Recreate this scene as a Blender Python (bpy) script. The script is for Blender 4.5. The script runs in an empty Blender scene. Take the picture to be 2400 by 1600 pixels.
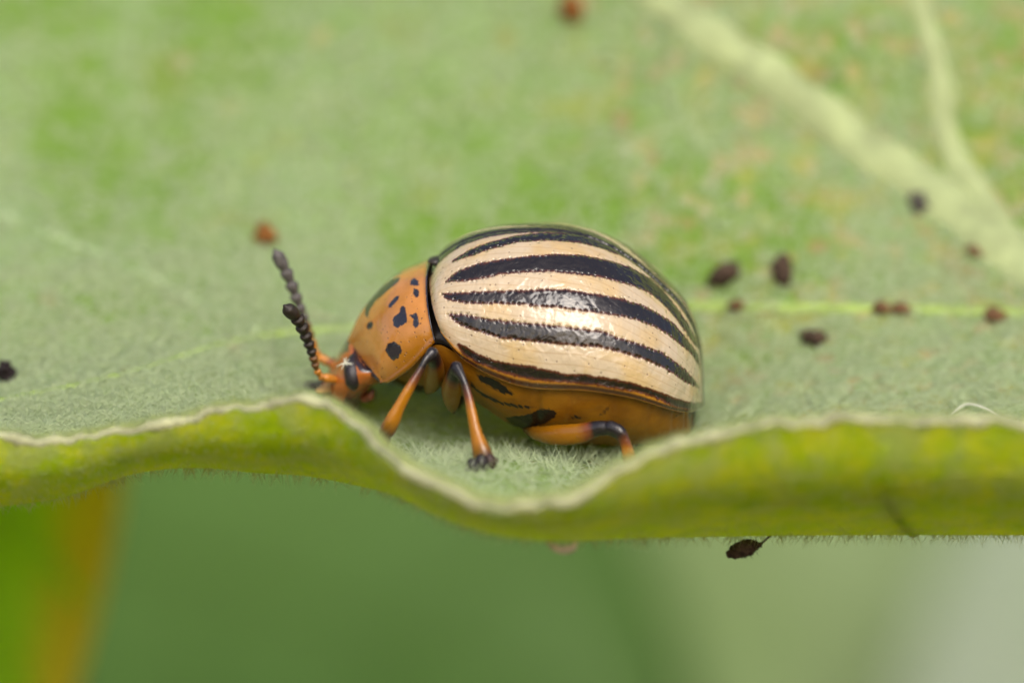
import bpy, math, random
import numpy as np
from mathutils import Vector, Matrix, kdtree, noise as mnoise

# ------------------------------------------------------------------ camera, sky, sun, exposure
S = 0.001                       # everything below is written in millimetres; the scene is in metres
D = 200.0                       # lens to the plane of focus, mm
PPM = 90.0                      # photograph pixels per mm in the plane of focus (2400 px = 26.67 mm)
sc = bpy.context.scene
COL = sc.collection
cam_d = bpy.data.cameras.new('camera')
cam = bpy.data.objects.new('camera', cam_d); COL.objects.link(cam); sc.camera = cam
cam.location = (0, -D*S, 0); cam.rotation_euler = (math.radians(90), 0, 0)
cam_d.sensor_width = 36.0
cam_d.lens = 36.0*D/(2400/PPM)
cam_d.clip_start = 0.004; cam_d.clip_end = 2000.0
cam_d.dof.use_dof = True
cam_d.dof.focus_distance = (D + 0.9)*S
cam_d.dof.aperture_fstop = 29.0

SUN_EL, SUN_AZ = 38.0, 8.0     # the light comes from behind the camera; azimuth from -Y, + = right
world = bpy.data.worlds.new('World'); sc.world = world; world.use_nodes = True
wn = world.node_tree.nodes; wl = world.node_tree.links
sky = wn.new('ShaderNodeTexSky'); sky.sky_type = 'NISHITA'; sky.sun_disc = False
sky.sun_elevation = math.radians(SUN_EL)
sky.sun_rotation = math.radians(180 - SUN_AZ)
sky.air_density = 1.0; sky.dust_density = 4.0; sky.ozone_density = 1.0
bg = wn['Background']; bg.inputs['Strength'].default_value = 0.15
wl.new(sky.outputs['Color'], bg.inputs['Color'])
sun_d = bpy.data.lights.new('sun', 'SUN'); sun = bpy.data.objects.new('sun', sun_d); COL.objects.link(sun)
sun_d.energy = 1.4; sun_d.angle = math.radians(40); sun_d.color = (1.0, 0.98, 0.94)
_e, _a = math.radians(SUN_EL), math.radians(SUN_AZ)
to_sun = Vector((math.cos(_e)*math.sin(_a), -math.cos(_e)*math.cos(_a), math.sin(_e)))
sun.rotation_euler = to_sun.to_track_quat('Z', 'Y').to_euler()
sc.view_settings.view_transform = 'Standard'; sc.view_settings.look = 'None'
sc.view_settings.gamma = 1.0; sc.view_settings.exposure = 0.26
sc.cycles.max_bounces = 8

rng = np.random.default_rng(7)
random.seed(7)

# ------------------------------------------------------------------ helpers
def W(px, py, y):
    """photograph pixel and depth y (mm behind the plane of focus) -> mm"""
    k = (D + y)/D
    return Vector(((px - 1200)/PPM*k, y, (800 - py)/PPM*k))

def persp(P):
    """array of (x, y, z) measured in the plane of focus -> mm in space"""
    P = np.asarray(P, float).copy(); k = (D + P[:, 1])/D
    P[:, 0] *= k; P[:, 2] *= k
    return P

def empty(name, loc, label=None, cat=None, group=None):
    o = bpy.data.objects.new(name, None); COL.objects.link(o)
    o.location = Vector(loc)*S; o.empty_display_size = 0.002
    tag(o, label, cat, group); return o

def tag(o, label=None, cat=None, group=None, kind=None):
    if label: o['label'] = label
    if cat: o['category'] = cat
    if group: o['group'] = group
    if kind: o['kind'] = kind
    return o

def base_of(o):
    v = Vector((0, 0, 0))
    while o is not None:
        v += o.location; o = o.parent
    return v

def obj(name, verts, faces, mat, parent=None, base=None, smooth=True, attrs=None, mats=None, mat_idx=None):
    """verts in mm (world); linked as one mesh object, origin at its parent's origin or at base"""
    V = np.asarray([tuple(v) for v in verts] if not isinstance(verts, np.ndarray) else verts, float)
    org = np.array(base_of(parent))/S if parent is not None else (np.array(base, float) if base is not None else np.zeros(3))
    loc = np.zeros(3)
    if parent is not None and base is not None:
        loc = np.array(base, float) - org; org = np.array(base, float)
    V = (V - org)*S
    me = bpy.data.meshes.new(name)
    if isinstance(faces, np.ndarray):
        n = faces.shape[1]; me.vertices.add(len(V)); me.vertices.foreach_set('co', V.ravel())
        me.loops.add(faces.size); me.loops.foreach_set('vertex_index', faces.ravel().astype(np.int32))
        me.polygons.add(len(faces)); me.polygons.foreach_set('loop_start', np.arange(0, faces.size, n, dtype=np.int32))
        me.update(calc_edges=True); me.validate()
    else:
        me.from_pydata([tuple(v) for v in V], [], faces); me.update()
    if smooth: me.polygons.foreach_set('use_smooth', np.ones(len(me.polygons), bool))
    for m in (mats or [mat]): me.materials.append(m)
    if mat_idx is not None: me.polygons.foreach_set('material_index', np.asarray(mat_idx, np.int32))
    for k, a in (attrs or {}).items():
        a = np.asarray(a, np.float32)
        if a.ndim == 1:
            me.attributes.new(k, 'FLOAT', 'POINT').data.foreach_set('value', a)
        else:
            me.attributes.new(k, 'FLOAT_VECTOR', 'POINT').data.foreach_set('vector', a.ravel())
    o = bpy.data.objects.new(name, me); COL.objects.link(o)
    if parent is not None:
        o.parent = parent; o.location = Vector(loc)*S
    else:
        o.location = Vector(org)*S
    return o

def grid_faces(nr, nc, flip=False):
    i = np.arange(nr - 1)[:, None]*nc + np.arange(nc - 1)[None, :]
    i = i.ravel()
    f = np.stack([i, i + 1, i + nc + 1, i + nc], 1)
    return f[:, ::-1].copy() if flip else f

def interp_curve(tk, P, t):
    """cubic (finite-difference tangent) interpolation of key values P at knots tk"""
    tk = np.asarray(tk, float); P = np.asarray(P, float)
    if P.ndim == 1: return interp_curve(tk, P[:, None], t)[:, 0]
    m = np.empty_like(P); d = (P[1:] - P[:-1])/(tk[1:] - tk[:-1])[:, None]
    m[0] = d[0]; m[-1] = d[-1]
    h = (tk[1:] - tk[:-1])[:, None]
    m[1:-1] = (d[:-1]*h[1:] + d[1:]*h[:-1])/(h[1:] + h[:-1])
    t = np.clip(np.asarray(t, float), tk[0], tk[-1])
    i = np.clip(np.searchsorted(tk, t, side='right') - 1, 0, len(tk) - 2)
    hh = (tk[i + 1] - tk[i])[:, None]; u = ((t - tk[i])[:, None])/hh
    return (P[i]*(2*u**3 - 3*u**2 + 1) + m[i]*hh*(u**3 - 2*u**2 + u) + P[i + 1]*(-2*u**3 + 3*u**2) + m[i + 1]*hh*(u**3 - u**2))

def tube(pts, radii, seg=14, sub=8, flat=1.0, cap=True, up=(0, 0, 1), wob=0.0):
    """smooth tapered tube through pts (mm); returns verts, faces, t along it; flat squashes one axis"""
    P = np.array([tuple(p) for p in pts], float); R = np.asarray(radii, float)
    tk = np.concatenate([[0], np.cumsum(np.linalg.norm(P[1:] - P[:-1], axis=1))]); tk /= tk[-1]
    t = np.linspace(0, 1, (len(P) - 1)*sub + 1)
    C = interp_curve(tk, P, t); r = np.maximum(interp_curve(tk, R, t), 1e-3)
    T = np.gradient(C, axis=0); T /= np.linalg.norm(T, axis=1)[:, None]
    if cap:                                     # rounded ends
        k = np.linspace(0.08, 1, 5)[:-1]; cc = np.sqrt(1 - k**2)
        C = np.vstack([C[0] - T[0]*(r[0]*cc)[:, None], C, (C[-1] + T[-1]*(r[-1]*cc)[:, None])[::-1]])
        r = np.concatenate([r[0]*k, r, (r[-1]*k)[::-1]])
        T = np.vstack([np.repeat(T[:1], 4, 0), T, np.repeat(T[-1:], 4, 0)])
        t = np.concatenate([np.zeros(4), t, np.ones(4)])
    n = np.array(up, float); N = []
    for q in T:
        n = n - q*np.dot(n, q)
        if np.linalg.norm(n) < 1e-6: n = np.cross(q, (1, 0.3, 0.2))
        n /= np.linalg.norm(n); N.append(n.copy())
    N = np.array(N); B = np.cross(T, N)
    a = np.linspace(0, 2*np.pi, seg, endpoint=False)
    V = C[:, None, :] + r[:, None, None]*(np.cos(a)[None, :, None]*N[:, None, :] + flat*np.sin(a)[None, :, None]*B[:, None, :])
    nr = len(C); V = V.reshape(-1, 3)
    if wob: V = V + rng.normal(0, wob, V.shape)
    i = np.arange(nr - 1)[:, None]*seg; j = np.arange(seg)[None, :]; j2 = (j + 1) % seg
    f = np.stack([(i + j).ravel(), (i + seg + j).ravel(), (i + seg + j2).ravel(), (i + j2).ravel()], 1)
    F = [tuple(int(k) for k in q) for q in f]
    F.append(tuple(range(seg))); F.append(tuple(range(nr*seg - 1, (nr - 1)*seg - 1, -1)))
    return V, F, np.repeat(t, seg)

def ico(sub=3):
    import bmesh
    bm = bmesh.new(); bmesh.ops.create_icosphere(bm, subdivisions=sub, radius=1.0)
    V = np.array([v.co[:] for v in bm.verts]); F = [tuple(v.index for v in f.verts) for f in bm.faces]
    bm.free(); return V, F

# ------------------------------------------------------------------ materials
class NT:
    def __init__(self, name):
        self.m = bpy.data.materials.new(name); self.m.use_nodes = True
        self.n = self.m.node_tree.nodes; self.l = self.m.node_tree.links
        self.p = self.n['Principled BSDF']; self.out = self.n['Material Output']
        self._mm = None
    def new(self, t, **k):
        x = self.n.new(t)
        for a, v in k.items(): setattr(x, a, v)
        return x
    def link(self, a, b): self.l.new(a, b)
    def mm(self):
        if self._mm is None:
            tc = self.new('ShaderNodeTexCoord'); mp = self.new('ShaderNodeMapping')
            mp.inputs['Scale'].default_value = (1/S,)*3
            self.link(tc.outputs['Object'], mp.inputs['Vector']); self._mm = mp.outputs['Vector']
        return self._mm
    def noise(self, scale, detail=3, rough=0.55, vec=None, dist=0.0):
        x = self.new('ShaderNodeTexNoise'); x.inputs['Scale'].default_value = scale
        x.inputs['Detail'].default_value = detail; x.inputs['Roughness'].default_value = rough
        x.inputs['Distortion'].default_value = dist
        self.link(vec or self.mm(), x.inputs['Vector']); return x.outputs['Fac']
    def voro(self, scale, feature='F1', vec=None, rnd=1.0, out='Distance'):
        x = self.new('ShaderNodeTexVoronoi', feature=feature); x.inputs['Scale'].default_value = scale
        x.inputs['Randomness'].default_value = rnd
        self.link(vec or self.mm(), x.inputs['Vector']); return x.outputs[out]
    def attr(self, name, vec=False):
        x = self.new('ShaderNodeAttribute', attribute_name=name); return x.outputs['Vector' if vec else 'Fac']
    def math(self, op, a, b=None, c=None):
        x = self.new('ShaderNodeMath', operation=op)
        for i, v in enumerate((a, b, c)):
            if v is None: continue
            if isinstance(v, (int, float)): x.inputs[i].default_value = v
            else: self.link(v, x.inputs[i])
        return x.outputs[0]
    def ss(self, v, lo, hi):
        x = self.new('ShaderNodeMapRange', interpolation_type='SMOOTHSTEP')
        x.inputs['From Min'].default_value = lo; x.inputs['From Max'].default_value = hi
        self.link(v, x.inputs['Value']); return x.outputs['Result']
    def ramp(self, v, stops, interp='LINEAR'):
        x = self.new('ShaderNodeValToRGB'); cr = x.color_ramp; cr.interpolation = interp
        while len(cr.elements) < len(stops): cr.elements.new(0.5)
        for e, (p, c) in zip(cr.elements, stops): e.position = p; e.color = (*c, 1)
        self.link(v, x.inputs['Fac']); return x.outputs['Color']
    def mix(self, f, a, b):
        x = self.new('ShaderNodeMix', data_type='RGBA')
        for s, v in ((0, f), (6, a), (7, b)):
            if isinstance(v, (int, float)): x.inputs[s].default_value = v
            elif isinstance(v, tuple): x.inputs[s].default_value = (*v, 1)
            else: self.link(v, x.inputs[s])
        return x.outputs[2]
    def bump(self, h, dist_mm, strength=1.0, normal=None):
        x = self.new('ShaderNodeBump'); x.inputs['Strength'].default_value = strength
        x.inputs['Distance'].default_value = dist_mm*S
        self.link(h, x.inputs['Height'])
        if normal is not None: self.link(normal, x.inputs['Normal'])
        return x.outputs['Normal']
    def base(self, col, rough=0.5, spec=0.5, coat=0.0, coat_rough=0.1, normal=None):
        p = self.p
        if isinstance(col, tuple): p.inputs['Base Color'].default_value = (*col, 1)
        else: self.link(col, p.inputs['Base Color'])
        if isinstance(rough, float): p.inputs['Roughness'].default_value = rough
        else: self.link(rough, p.inputs['Roughness'])
        p.inputs['Specular IOR Level'].default_value = spec
        p.inputs['Coat Weight'].default_value = coat; p.inputs['Coat Roughness'].default_value = coat_rough
        if normal is not None:
            self.link(normal, p.inputs['Normal']); self.link(normal, p.inputs['Coat Normal'])
        return self
    def translucent(self, col, fac, normal=None):
        t = self.new('ShaderNodeBsdfTranslucent')
        if isinstance(col, tuple): t.inputs['Color'].default_value = (*col, 1)
        else: self.link(col, t.inputs['Color'])
        if normal is not None: self.link(normal, t.inputs['Normal'])
        m = self.new('ShaderNodeMixShader'); m.inputs[0].default_value = fac
        self.link(self.p.outputs[0], m.inputs[1]); self.link(t.outputs[0], m.inputs[2])
        self.link(m.outputs[0], self.out.inputs['Surface']); return self

def mat_elytron():
    n = NT('striped_elytron')
    sd = n.attr('stripe'); amb = n.attr('amber'); suv = n.attr('suv', True); pit = n.attr('pit')
    wob = n.math('MULTIPLY', n.math('SUBTRACT', n.noise(7.0, 2, 0.6), 0.5), 0.10)
    sw = n.math('ADD', sd, wob)
    blk = n.ss(sw, -0.025, 0.03)
    core = n.ss(sw, 0.0, 0.10)
    cream = n.mix(n.ss(n.noise(0.9, 3), 0.40, 0.68), (0.54, 0.425, 0.285), (0.54, 0.38, 0.18))
    line = n.new('ShaderNodeTexWave', wave_type='BANDS', bands_direction='Y'); line.inputs['Scale'].default_value = 1.0
    line.inputs['Distortion'].default_value = 1.2; line.inputs['Detail'].default_value = 1.0
    n.link(suv, line.inputs['Vector'])
    ln = n.ss(line.outputs['Fac'], 0.94, 1.0)
    cream = n.mix(n.math('MULTIPLY', ln, 0.30), cream, (0.32, 0.17, 0.05))
    # small dark pits scattered over the cream
    vd = n.voro(5.0); dots = n.math('SUBTRACT', 1.0, n.ss(vd, 0.10, 0.17))
    cream = n.mix(n.math('MULTIPLY', dots, 0.55), cream, (0.10, 0.055, 0.03))
    ambc = n.mix(n.noise(1.6, 2), (0.26, 0.10, 0.008), (0.42, 0.18, 0.015))
    col = n.mix(amb, cream, ambc)
    col = n.mix(blk, col, n.mix(core, (0.10, 0.024, 0.008), (0.013, 0.008, 0.006)))
    edge = n.attr('edge'); col = n.mix(edge, col, (0.05, 0.018, 0.008))
    # relief: rows of pits along the stripe borders, fine shagreen elsewhere
    pits = n.math('ADD', n.math('MULTIPLY', pit, 0.85), n.math('MULTIPLY', dots, 0.15))
    wav = n.math('ADD', n.math('MULTIPLY', n.noise(1.9, 2, 0.5), 1.0), n.math('MULTIPLY', n.noise(4.2, 1, 0.5, dist=0.6), 0.55))
    h = n.math('SUBTRACT', n.math('ADD', wav, n.math('MULTIPLY', n.noise(14, 2), 0.07)), pits)
    nb = n.bump(h, 0.052, 0.9)
    rough = n.math('ADD', 0.12, n.math('MULTIPLY', n.noise(3.0, 2), 0.16))
    n.base(col, rough, 0.45, 0.7, 0.05, nb)
    return n.m

def mat_shell(name, light, dark, pits=True, coat=0.6, spec=0.4, rough=0.24):
    """orange cuticle with a dark pattern and painted shade given by the 'spot' attribute"""
    n = NT(name)
    sd = n.math('ADD', n.attr('dark_mask'), n.math('MULTIPLY', n.math('SUBTRACT', n.noise(6.0, 2), 0.5), 0.07))
    m = n.ss(sd, -0.02, 0.025)
    c = n.mix(n.ss(n.noise(1.3, 3), 0.35, 0.7), light[0], light[1])
    e = n.attr('edge')
    c = n.mix(e, c, light[2])
    if pits:
        pv = n.voro(7.5); pd = n.math('SUBTRACT', 1.0, n.ss(pv, 0.12, 0.22))
        pm = n.math('MULTIPLY', pd, n.ss(n.noise(1.1, 2), 0.42, 0.56))
        c = n.mix(n.math('MULTIPLY', pm, 0.75), c, (0.10, 0.03, 0.008))
        h = n.math('SUBTRACT', n.math('MULTIPLY', n.noise(3.0, 2), 0.8), n.math('MULTIPLY', pm, 0.6))
    else:
        h = n.noise(4.0, 3)
    c = n.mix(m, c, dark)
    n.base(c, rough, spec, coat, 0.06, n.bump(h, 0.030, 0.8))
    return n.m

def mat_gloss(name, stops, rough=0.22, attr='t', trans=None, coat=1.0):
    n = NT(name)
    t = n.math('ADD', n.attr(attr), n.math('MULTIPLY', n.math('SUBTRACT', n.noise(3.5, 2), 0.5), 0.10))
    c = n.ramp(t, stops)
    pv = n.voro(9.0); pd = n.math('SUBTRACT', 1.0, n.ss(pv, 0.10, 0.20))
    h = n.math('ADD', n.noise(5.0, 3), n.math('MULTIPLY', pd, 0.5))
    n.base(c, rough, 0.5, coat, 0.05, n.bump(h, 0.02, 0.7))
    if trans: n.translucent(c, trans)
    return n.m

def mat_plain(name, col, rough=0.5, var=0.3, scale=4.0, spec=0.4, bumpd=0.02, coat=0.0):
    n = NT(name); a = tuple(c*(1 - var) for c in col); b = tuple(min(1, c*(1 + var)) for c in col)
    f = n.noise(scale, 4)
    n.base(n.mix(n.ss(f, 0.3, 0.7), a, b), rough, spec, coat, 0.1, n.bump(n.noise(scale*3, 3), bumpd, 0.8))
    return n.m

def mat_leaf_top():
    n = NT('felted_leaf_face')
    big = n.noise(0.16, 3, 0.5); mid = n.noise(0.75, 4, 0.6); fine = n.noise(9.0, 3, 0.6)
    sage = n.mix(n.ss(fine, 0.35, 0.70), (0.29, 0.43, 0.18), (0.42, 0.54, 0.32))
    green = n.mix(n.ss(fine, 0.35, 0.70), (0.16, 0.33, 0.035), (0.26, 0.43, 0.10))
    k = n.ss(n.math('ADD', n.math('ADD', n.math('MULTIPLY', big, 0.25), n.math('MULTIPLY', mid, 0.45)), n.math('MULTIPLY', n.attr('thin'), 0.34)), 0.31, 0.58)
    c = n.mix(k, sage, green)
    c = n.mix(n.math('MULTIPLY', n.ss(n.noise(0.42, 3, vec=None), 0.60, 0.74), 0.5), c, (0.38, 0.42, 0.10))
    # corky tan and reddish flecks, thick towards the midrib side
    wear = n.attr('wear')
    v = n.new('ShaderNodeTexVoronoi'); v.inputs['Scale'].default_value = 1.25
    wrp = n.new('ShaderNodeVectorMath', operation='ADD')
    nz = n.new('ShaderNodeTexNoise'); nz.inputs['Scale'].default_value = 2.2; n.link(n.mm(), nz.inputs['Vector'])
    n.link(n.mm(), wrp.inputs[0]); n.link(nz.outputs['Color'], wrp.inputs[1]); n.link(wrp.outputs[0], v.inputs['Vector'])
    fl = n.math('SUBTRACT', 1.0, n.ss(v.outputs['Distance'], 0.28, 0.46))
    sel = n.new('ShaderNodeSeparateColor'); n.link(v.outputs['Color'], sel.inputs[0])
    on = n.math('LESS_THAN', sel.outputs[0], n.math('ADD', 0.05, n.math('MULTIPLY', wear, 0.85)))
    tint = n.ramp(sel.outputs[1], [(0.0, (0.62, 0.50, 0.24)), (0.45, (0.60, 0.45, 0.28)), (0.75, (0.40, 0.24, 0.12)), (1.0, (0.66, 0.66, 0.50))])
    c = n.mix(n.math('MULTIPLY', n.math('MULTIPLY', fl, on), 0.85), c, tint)
    yb = n.math('MULTIPLY', n.math('MULTIPLY', wear, 0.7), n.ss(n.noise(0.85, 3, 0.6), 0.48, 0.66))
    c = n.mix(yb, c, (0.50, 0.47, 0.13))
    net = n.new('ShaderNodeTexVoronoi', feature='DISTANCE_TO_EDGE'); net.inputs['Scale'].default_value = 0.62
    n.link(wrp.outputs[0], net.inputs['Vector'])
    nl = n.math('SUBTRACT', 1.0, n.ss(net.outputs['Distance'], 0.02, 0.10))
    c = n.mix(n.math('MULTIPLY', nl, 0.45), c, (0.48, 0.57, 0.34))
    stain = n.attr('stain'); c = n.mix(stain, c, (0.45, 0.20, 0.07))
    h = n.math('ADD', n.math('MULTIPLY', n.noise(3.0, 4), 1.0), n.math('ADD', n.math('MULTIPLY', n.noise(16, 3), 0.5), n.math('MULTIPLY', nl, 0.9)))
    nb = n.bump(h, 0.12, 0.9)
    n.base(c, 0.75, 0.25, 0.0, 0.1, nb)
    n.p.inputs['Sheen Weight'].default_value = 0.25; n.p.inputs['Sheen Roughness'].default_value = 0.5
    n.translucent(n.mix(0.6, c, (0.80, 0.90, 0.12)), 0.46)
    return n.m

def mat_leaf_under():
    n = NT('green_leaf_underside')
    a = n.noise(0.8, 4, 0.65); b = n.noise(3.5, 3, 0.6)
    c = n.mix(n.ss(a, 0.40, 0.62), (0.52, 0.70, 0.004), (0.78, 0.82, 0.03))
    c = n.mix(n.math('MULTIPLY', n.ss(b, 0.45, 0.75), 0.45), c, (0.40, 0.62, 0.01))
    c = n.mix(n.math('MULTIPLY', n.ss(n.noise(1.1, 3, 0.6), 0.46, 0.62), 0.6), c, (0.56, 0.62, 0.24))
    c = n.mix(n.math('MULTIPLY', n.ss(n.noise(1.7, 3, 0.6), 0.56, 0.68), 0.55), c, (0.26, 0.46, 0.004))
    c = n.mix(n.math('MULTIPLY', n.ss(n.noise(1.4, 2), 0.70, 0.78), 0.7), c, (0.36, 0.20, 0.06))
    n.base(c, 0.6, 0.3, 0.0, 0.1, n.bump(n.noise(5, 4), 0.08, 0.8))
    n.translucent(n.mix(0.6, c, (0.85, 0.95, 0.04)), 0.60)
    return n.m

def mat_hair(name, col, fac=0.35):
    n = NT(name); n.base(n.mix(n.noise(1.2, 2), tuple(c*0.75 for c in col), col), 0.6, 0.3)
    n.translucent(col, fac); return n.m

def mat_far_leaf(name, a, b, edge=None):
    n = NT(name)
    c = n.mix(n.ss(n.noise(0.05, 3), 0.35, 0.65), a, b)
    if edge: c = n.mix(n.ss(n.attr('edge'), 0.35, 0.8), c, edge)
    n.base(c, 0.5, 0.4, 0.0, 0.1, n.bump(n.noise(0.6, 4), 0.3, 0.8))
    n.translucent(n.mix(0.5, c, (0.4, 0.6, 0.05)), 0.35)
    return n.m

M = {}
M['elytron'] = mat_elytron()
M['pronotum'] = mat_shell('orange_pronotum', ((0.56, 0.225, 0.045), (0.45, 0.175, 0.012), (0.27, 0.095, 0.002)), (0.020, 0.016, 0.022), coat=1.0, rough=0.2)
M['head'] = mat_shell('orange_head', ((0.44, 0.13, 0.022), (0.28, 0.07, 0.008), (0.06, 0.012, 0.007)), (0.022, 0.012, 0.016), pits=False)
M['body'] = mat_shell('amber_body', ((0.28, 0.11, 0.004), (0.20, 0.075, 0.004), (0.20, 0.07, 0.012)), (0.014, 0.010, 0.008), pits=False, coat=0.15, spec=0.3, rough=0.38)
BLK = (0.013, 0.009, 0.010); AMB = (0.37, 0.135, 0.001); AMD = (0.21, 0.085, 0.005); RED = (0.16, 0.04, 0.01)
M['tibia'] = mat_gloss('amber_tibia', [(0.0, BLK), (0.20, BLK), (0.36, RED), (0.50, AMB), (0.82, AMB), (0.92, AMD), (1.0, (0.05, 0.015, 0.006))], 0.28, coat=0.2)
M['femur'] = mat_gloss('amber_femur', [(0.0, (0.03, 0.015, 0.008)), (0.12, AMD), (0.72, AMD), (0.82, RED), (0.90, BLK), (1.0, BLK)], 0.35, coat=0.15)
M['hind_femur'] = mat_gloss('orange_femur', [(0.0, (0.04, 0.015, 0.006)), (0.18, AMD), (0.45, (0.25, 0.095, 0.002)), (0.70, (0.25, 0.095, 0.002)), (0.80, RED), (0.86, BLK), (1.0, BLK)], 0.28, coat=0.2)
M['tarsus'] = mat_gloss('dark_tarsus', [(0.0, (0.05, 0.018, 0.010)), (0.5, BLK), (1.0, BLK)], 0.55, coat=0.0)
M['ant_orange'] = mat_plain('orange_antenna', (0.46, 0.17, 0.015), 0.3, 0.25, 6.0, coat=0.3)
M['ant_dark'] = mat_plain('dark_antenna', (0.022, 0.014, 0.009), 0.45, 0.3, 8.0)
M['ant_mid'] = mat_plain('brown_antenna', (0.13, 0.055, 0.012), 0.4, 0.3, 8.0)
M['ant_grey'] = mat_plain('grey_antenna', (0.095, 0.085, 0.08), 0.6, 0.3, 8.0)
M['eye'] = mat_plain('dark_eye', (0.016, 0.011, 0.014), 0.32, 0.3, 20.0, coat=0.35, bumpd=0.012)
M['mouth'] = mat_plain('reddish_mouthpart', (0.16, 0.045, 0.018), 0.35, 0.5, 7.0, coat=0.3)
M['palp'] = mat_plain('tan_palp', (0.40, 0.24, 0.09), 0.6, 0.4, 9.0)
M['scutellum'] = mat_plain('dark_scutellum', (0.03, 0.022, 0.014), 0.3, 0.3, 8.0, coat=0.4)
M['leaf_top'] = mat_leaf_top()
M['leaf_under'] = mat_leaf_under()
M['margin'] = mat_plain('pale_leaf_margin', (0.36, 0.37, 0.21), 0.85, 0.30, 1.6, 0.2, 0.05)
M['vein'] = mat_plain('pale_vein', (0.33, 0.385, 0.18), 0.75, 0.20, 0.8, 0.25, 0.08)
M['vein_soft'] = mat_plain('soft_vein', (0.35, 0.45, 0.23), 0.75, 0.15, 1.2, 0.2, 0.08)
M['vein_lime'] = mat_plain('lime_vein', (0.30, 0.41, 0.10), 0.7, 0.2, 1.5, 0.25, 0.06)
M['hair'] = mat_hair('pale_leaf_hair', (0.80, 0.90, 0.60), 0.5)
M['hair_under'] = mat_hair('green_leaf_hair', (0.86, 0.92, 0.50), 0.7)
M['white_hair'] = mat_hair('white_hair', (0.85, 0.85, 0.72), 0.2)
M['frass'] = mat_plain('dark_brown_pellet', (0.075, 0.048, 0.032), 0.85, 0.6, 5.0, 0.2, 0.10)
M['frass_black'] = mat_plain('black_pellet', (0.020, 0.014, 0.014), 0.8, 0.6, 5.0, 0.2, 0.10)
M['frass_rust'] = mat_plain('rust_pellet', (0.24, 0.095, 0.022), 0.85, 0.5, 4.0, 0.2, 0.10)
M['frass_red'] = mat_plain('reddish_scale', (0.17, 0.09, 0.045), 0.85, 0.5, 5.0, 0.2, 0.08)
M['frass_grey'] = mat_plain('grey_flake', (0.085, 0.075, 0.065), 0.85, 0.5, 4.0, 0.2, 0.08)
M['flake'] = mat_plain('pale_flake', (0.62, 0.50, 0.38), 0.7, 0.25, 4.0, 0.3, 0.05)
M['soil'] = mat_plain('soil', (0.20, 0.16, 0.10), 0.9, 0.5, 0.03, 0.2, 2.0)
M['stem'] = mat_plain('green_stem', (0.16, 0.24, 0.05), 0.6, 0.3, 0.4, 0.3, 0.1)
M['far_green'] = mat_far_leaf('far_leaf_green', (0.085, 0.185, 0.022), (0.105, 0.21, 0.032))
M['far_pale'] = mat_far_leaf('far_leaf_pale', (0.42, 0.47, 0.35), (0.36, 0.43, 0.28))
M['far_mid'] = mat_far_leaf('far_leaf_mid', (0.24, 0.34, 0.12), (0.30, 0.39, 0.18))
M['far_lime'] = mat_far_leaf('far_leaf_lime', (0.44, 0.80, 0.002), (0.50, 0.80, 0.004), (0.80, 0.62, 0.002))

# ------------------------------------------------------------------ setting: ground
gv = [(-200000, -200000, -300), (200000, -200000, -300), (200000, 200000, -300), (-200000, 200000, -300)]
tag(obj('ground', gv, [(0, 1, 2, 3)], M['soil'], base=(0, 0, -300)), kind='structure')

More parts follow.
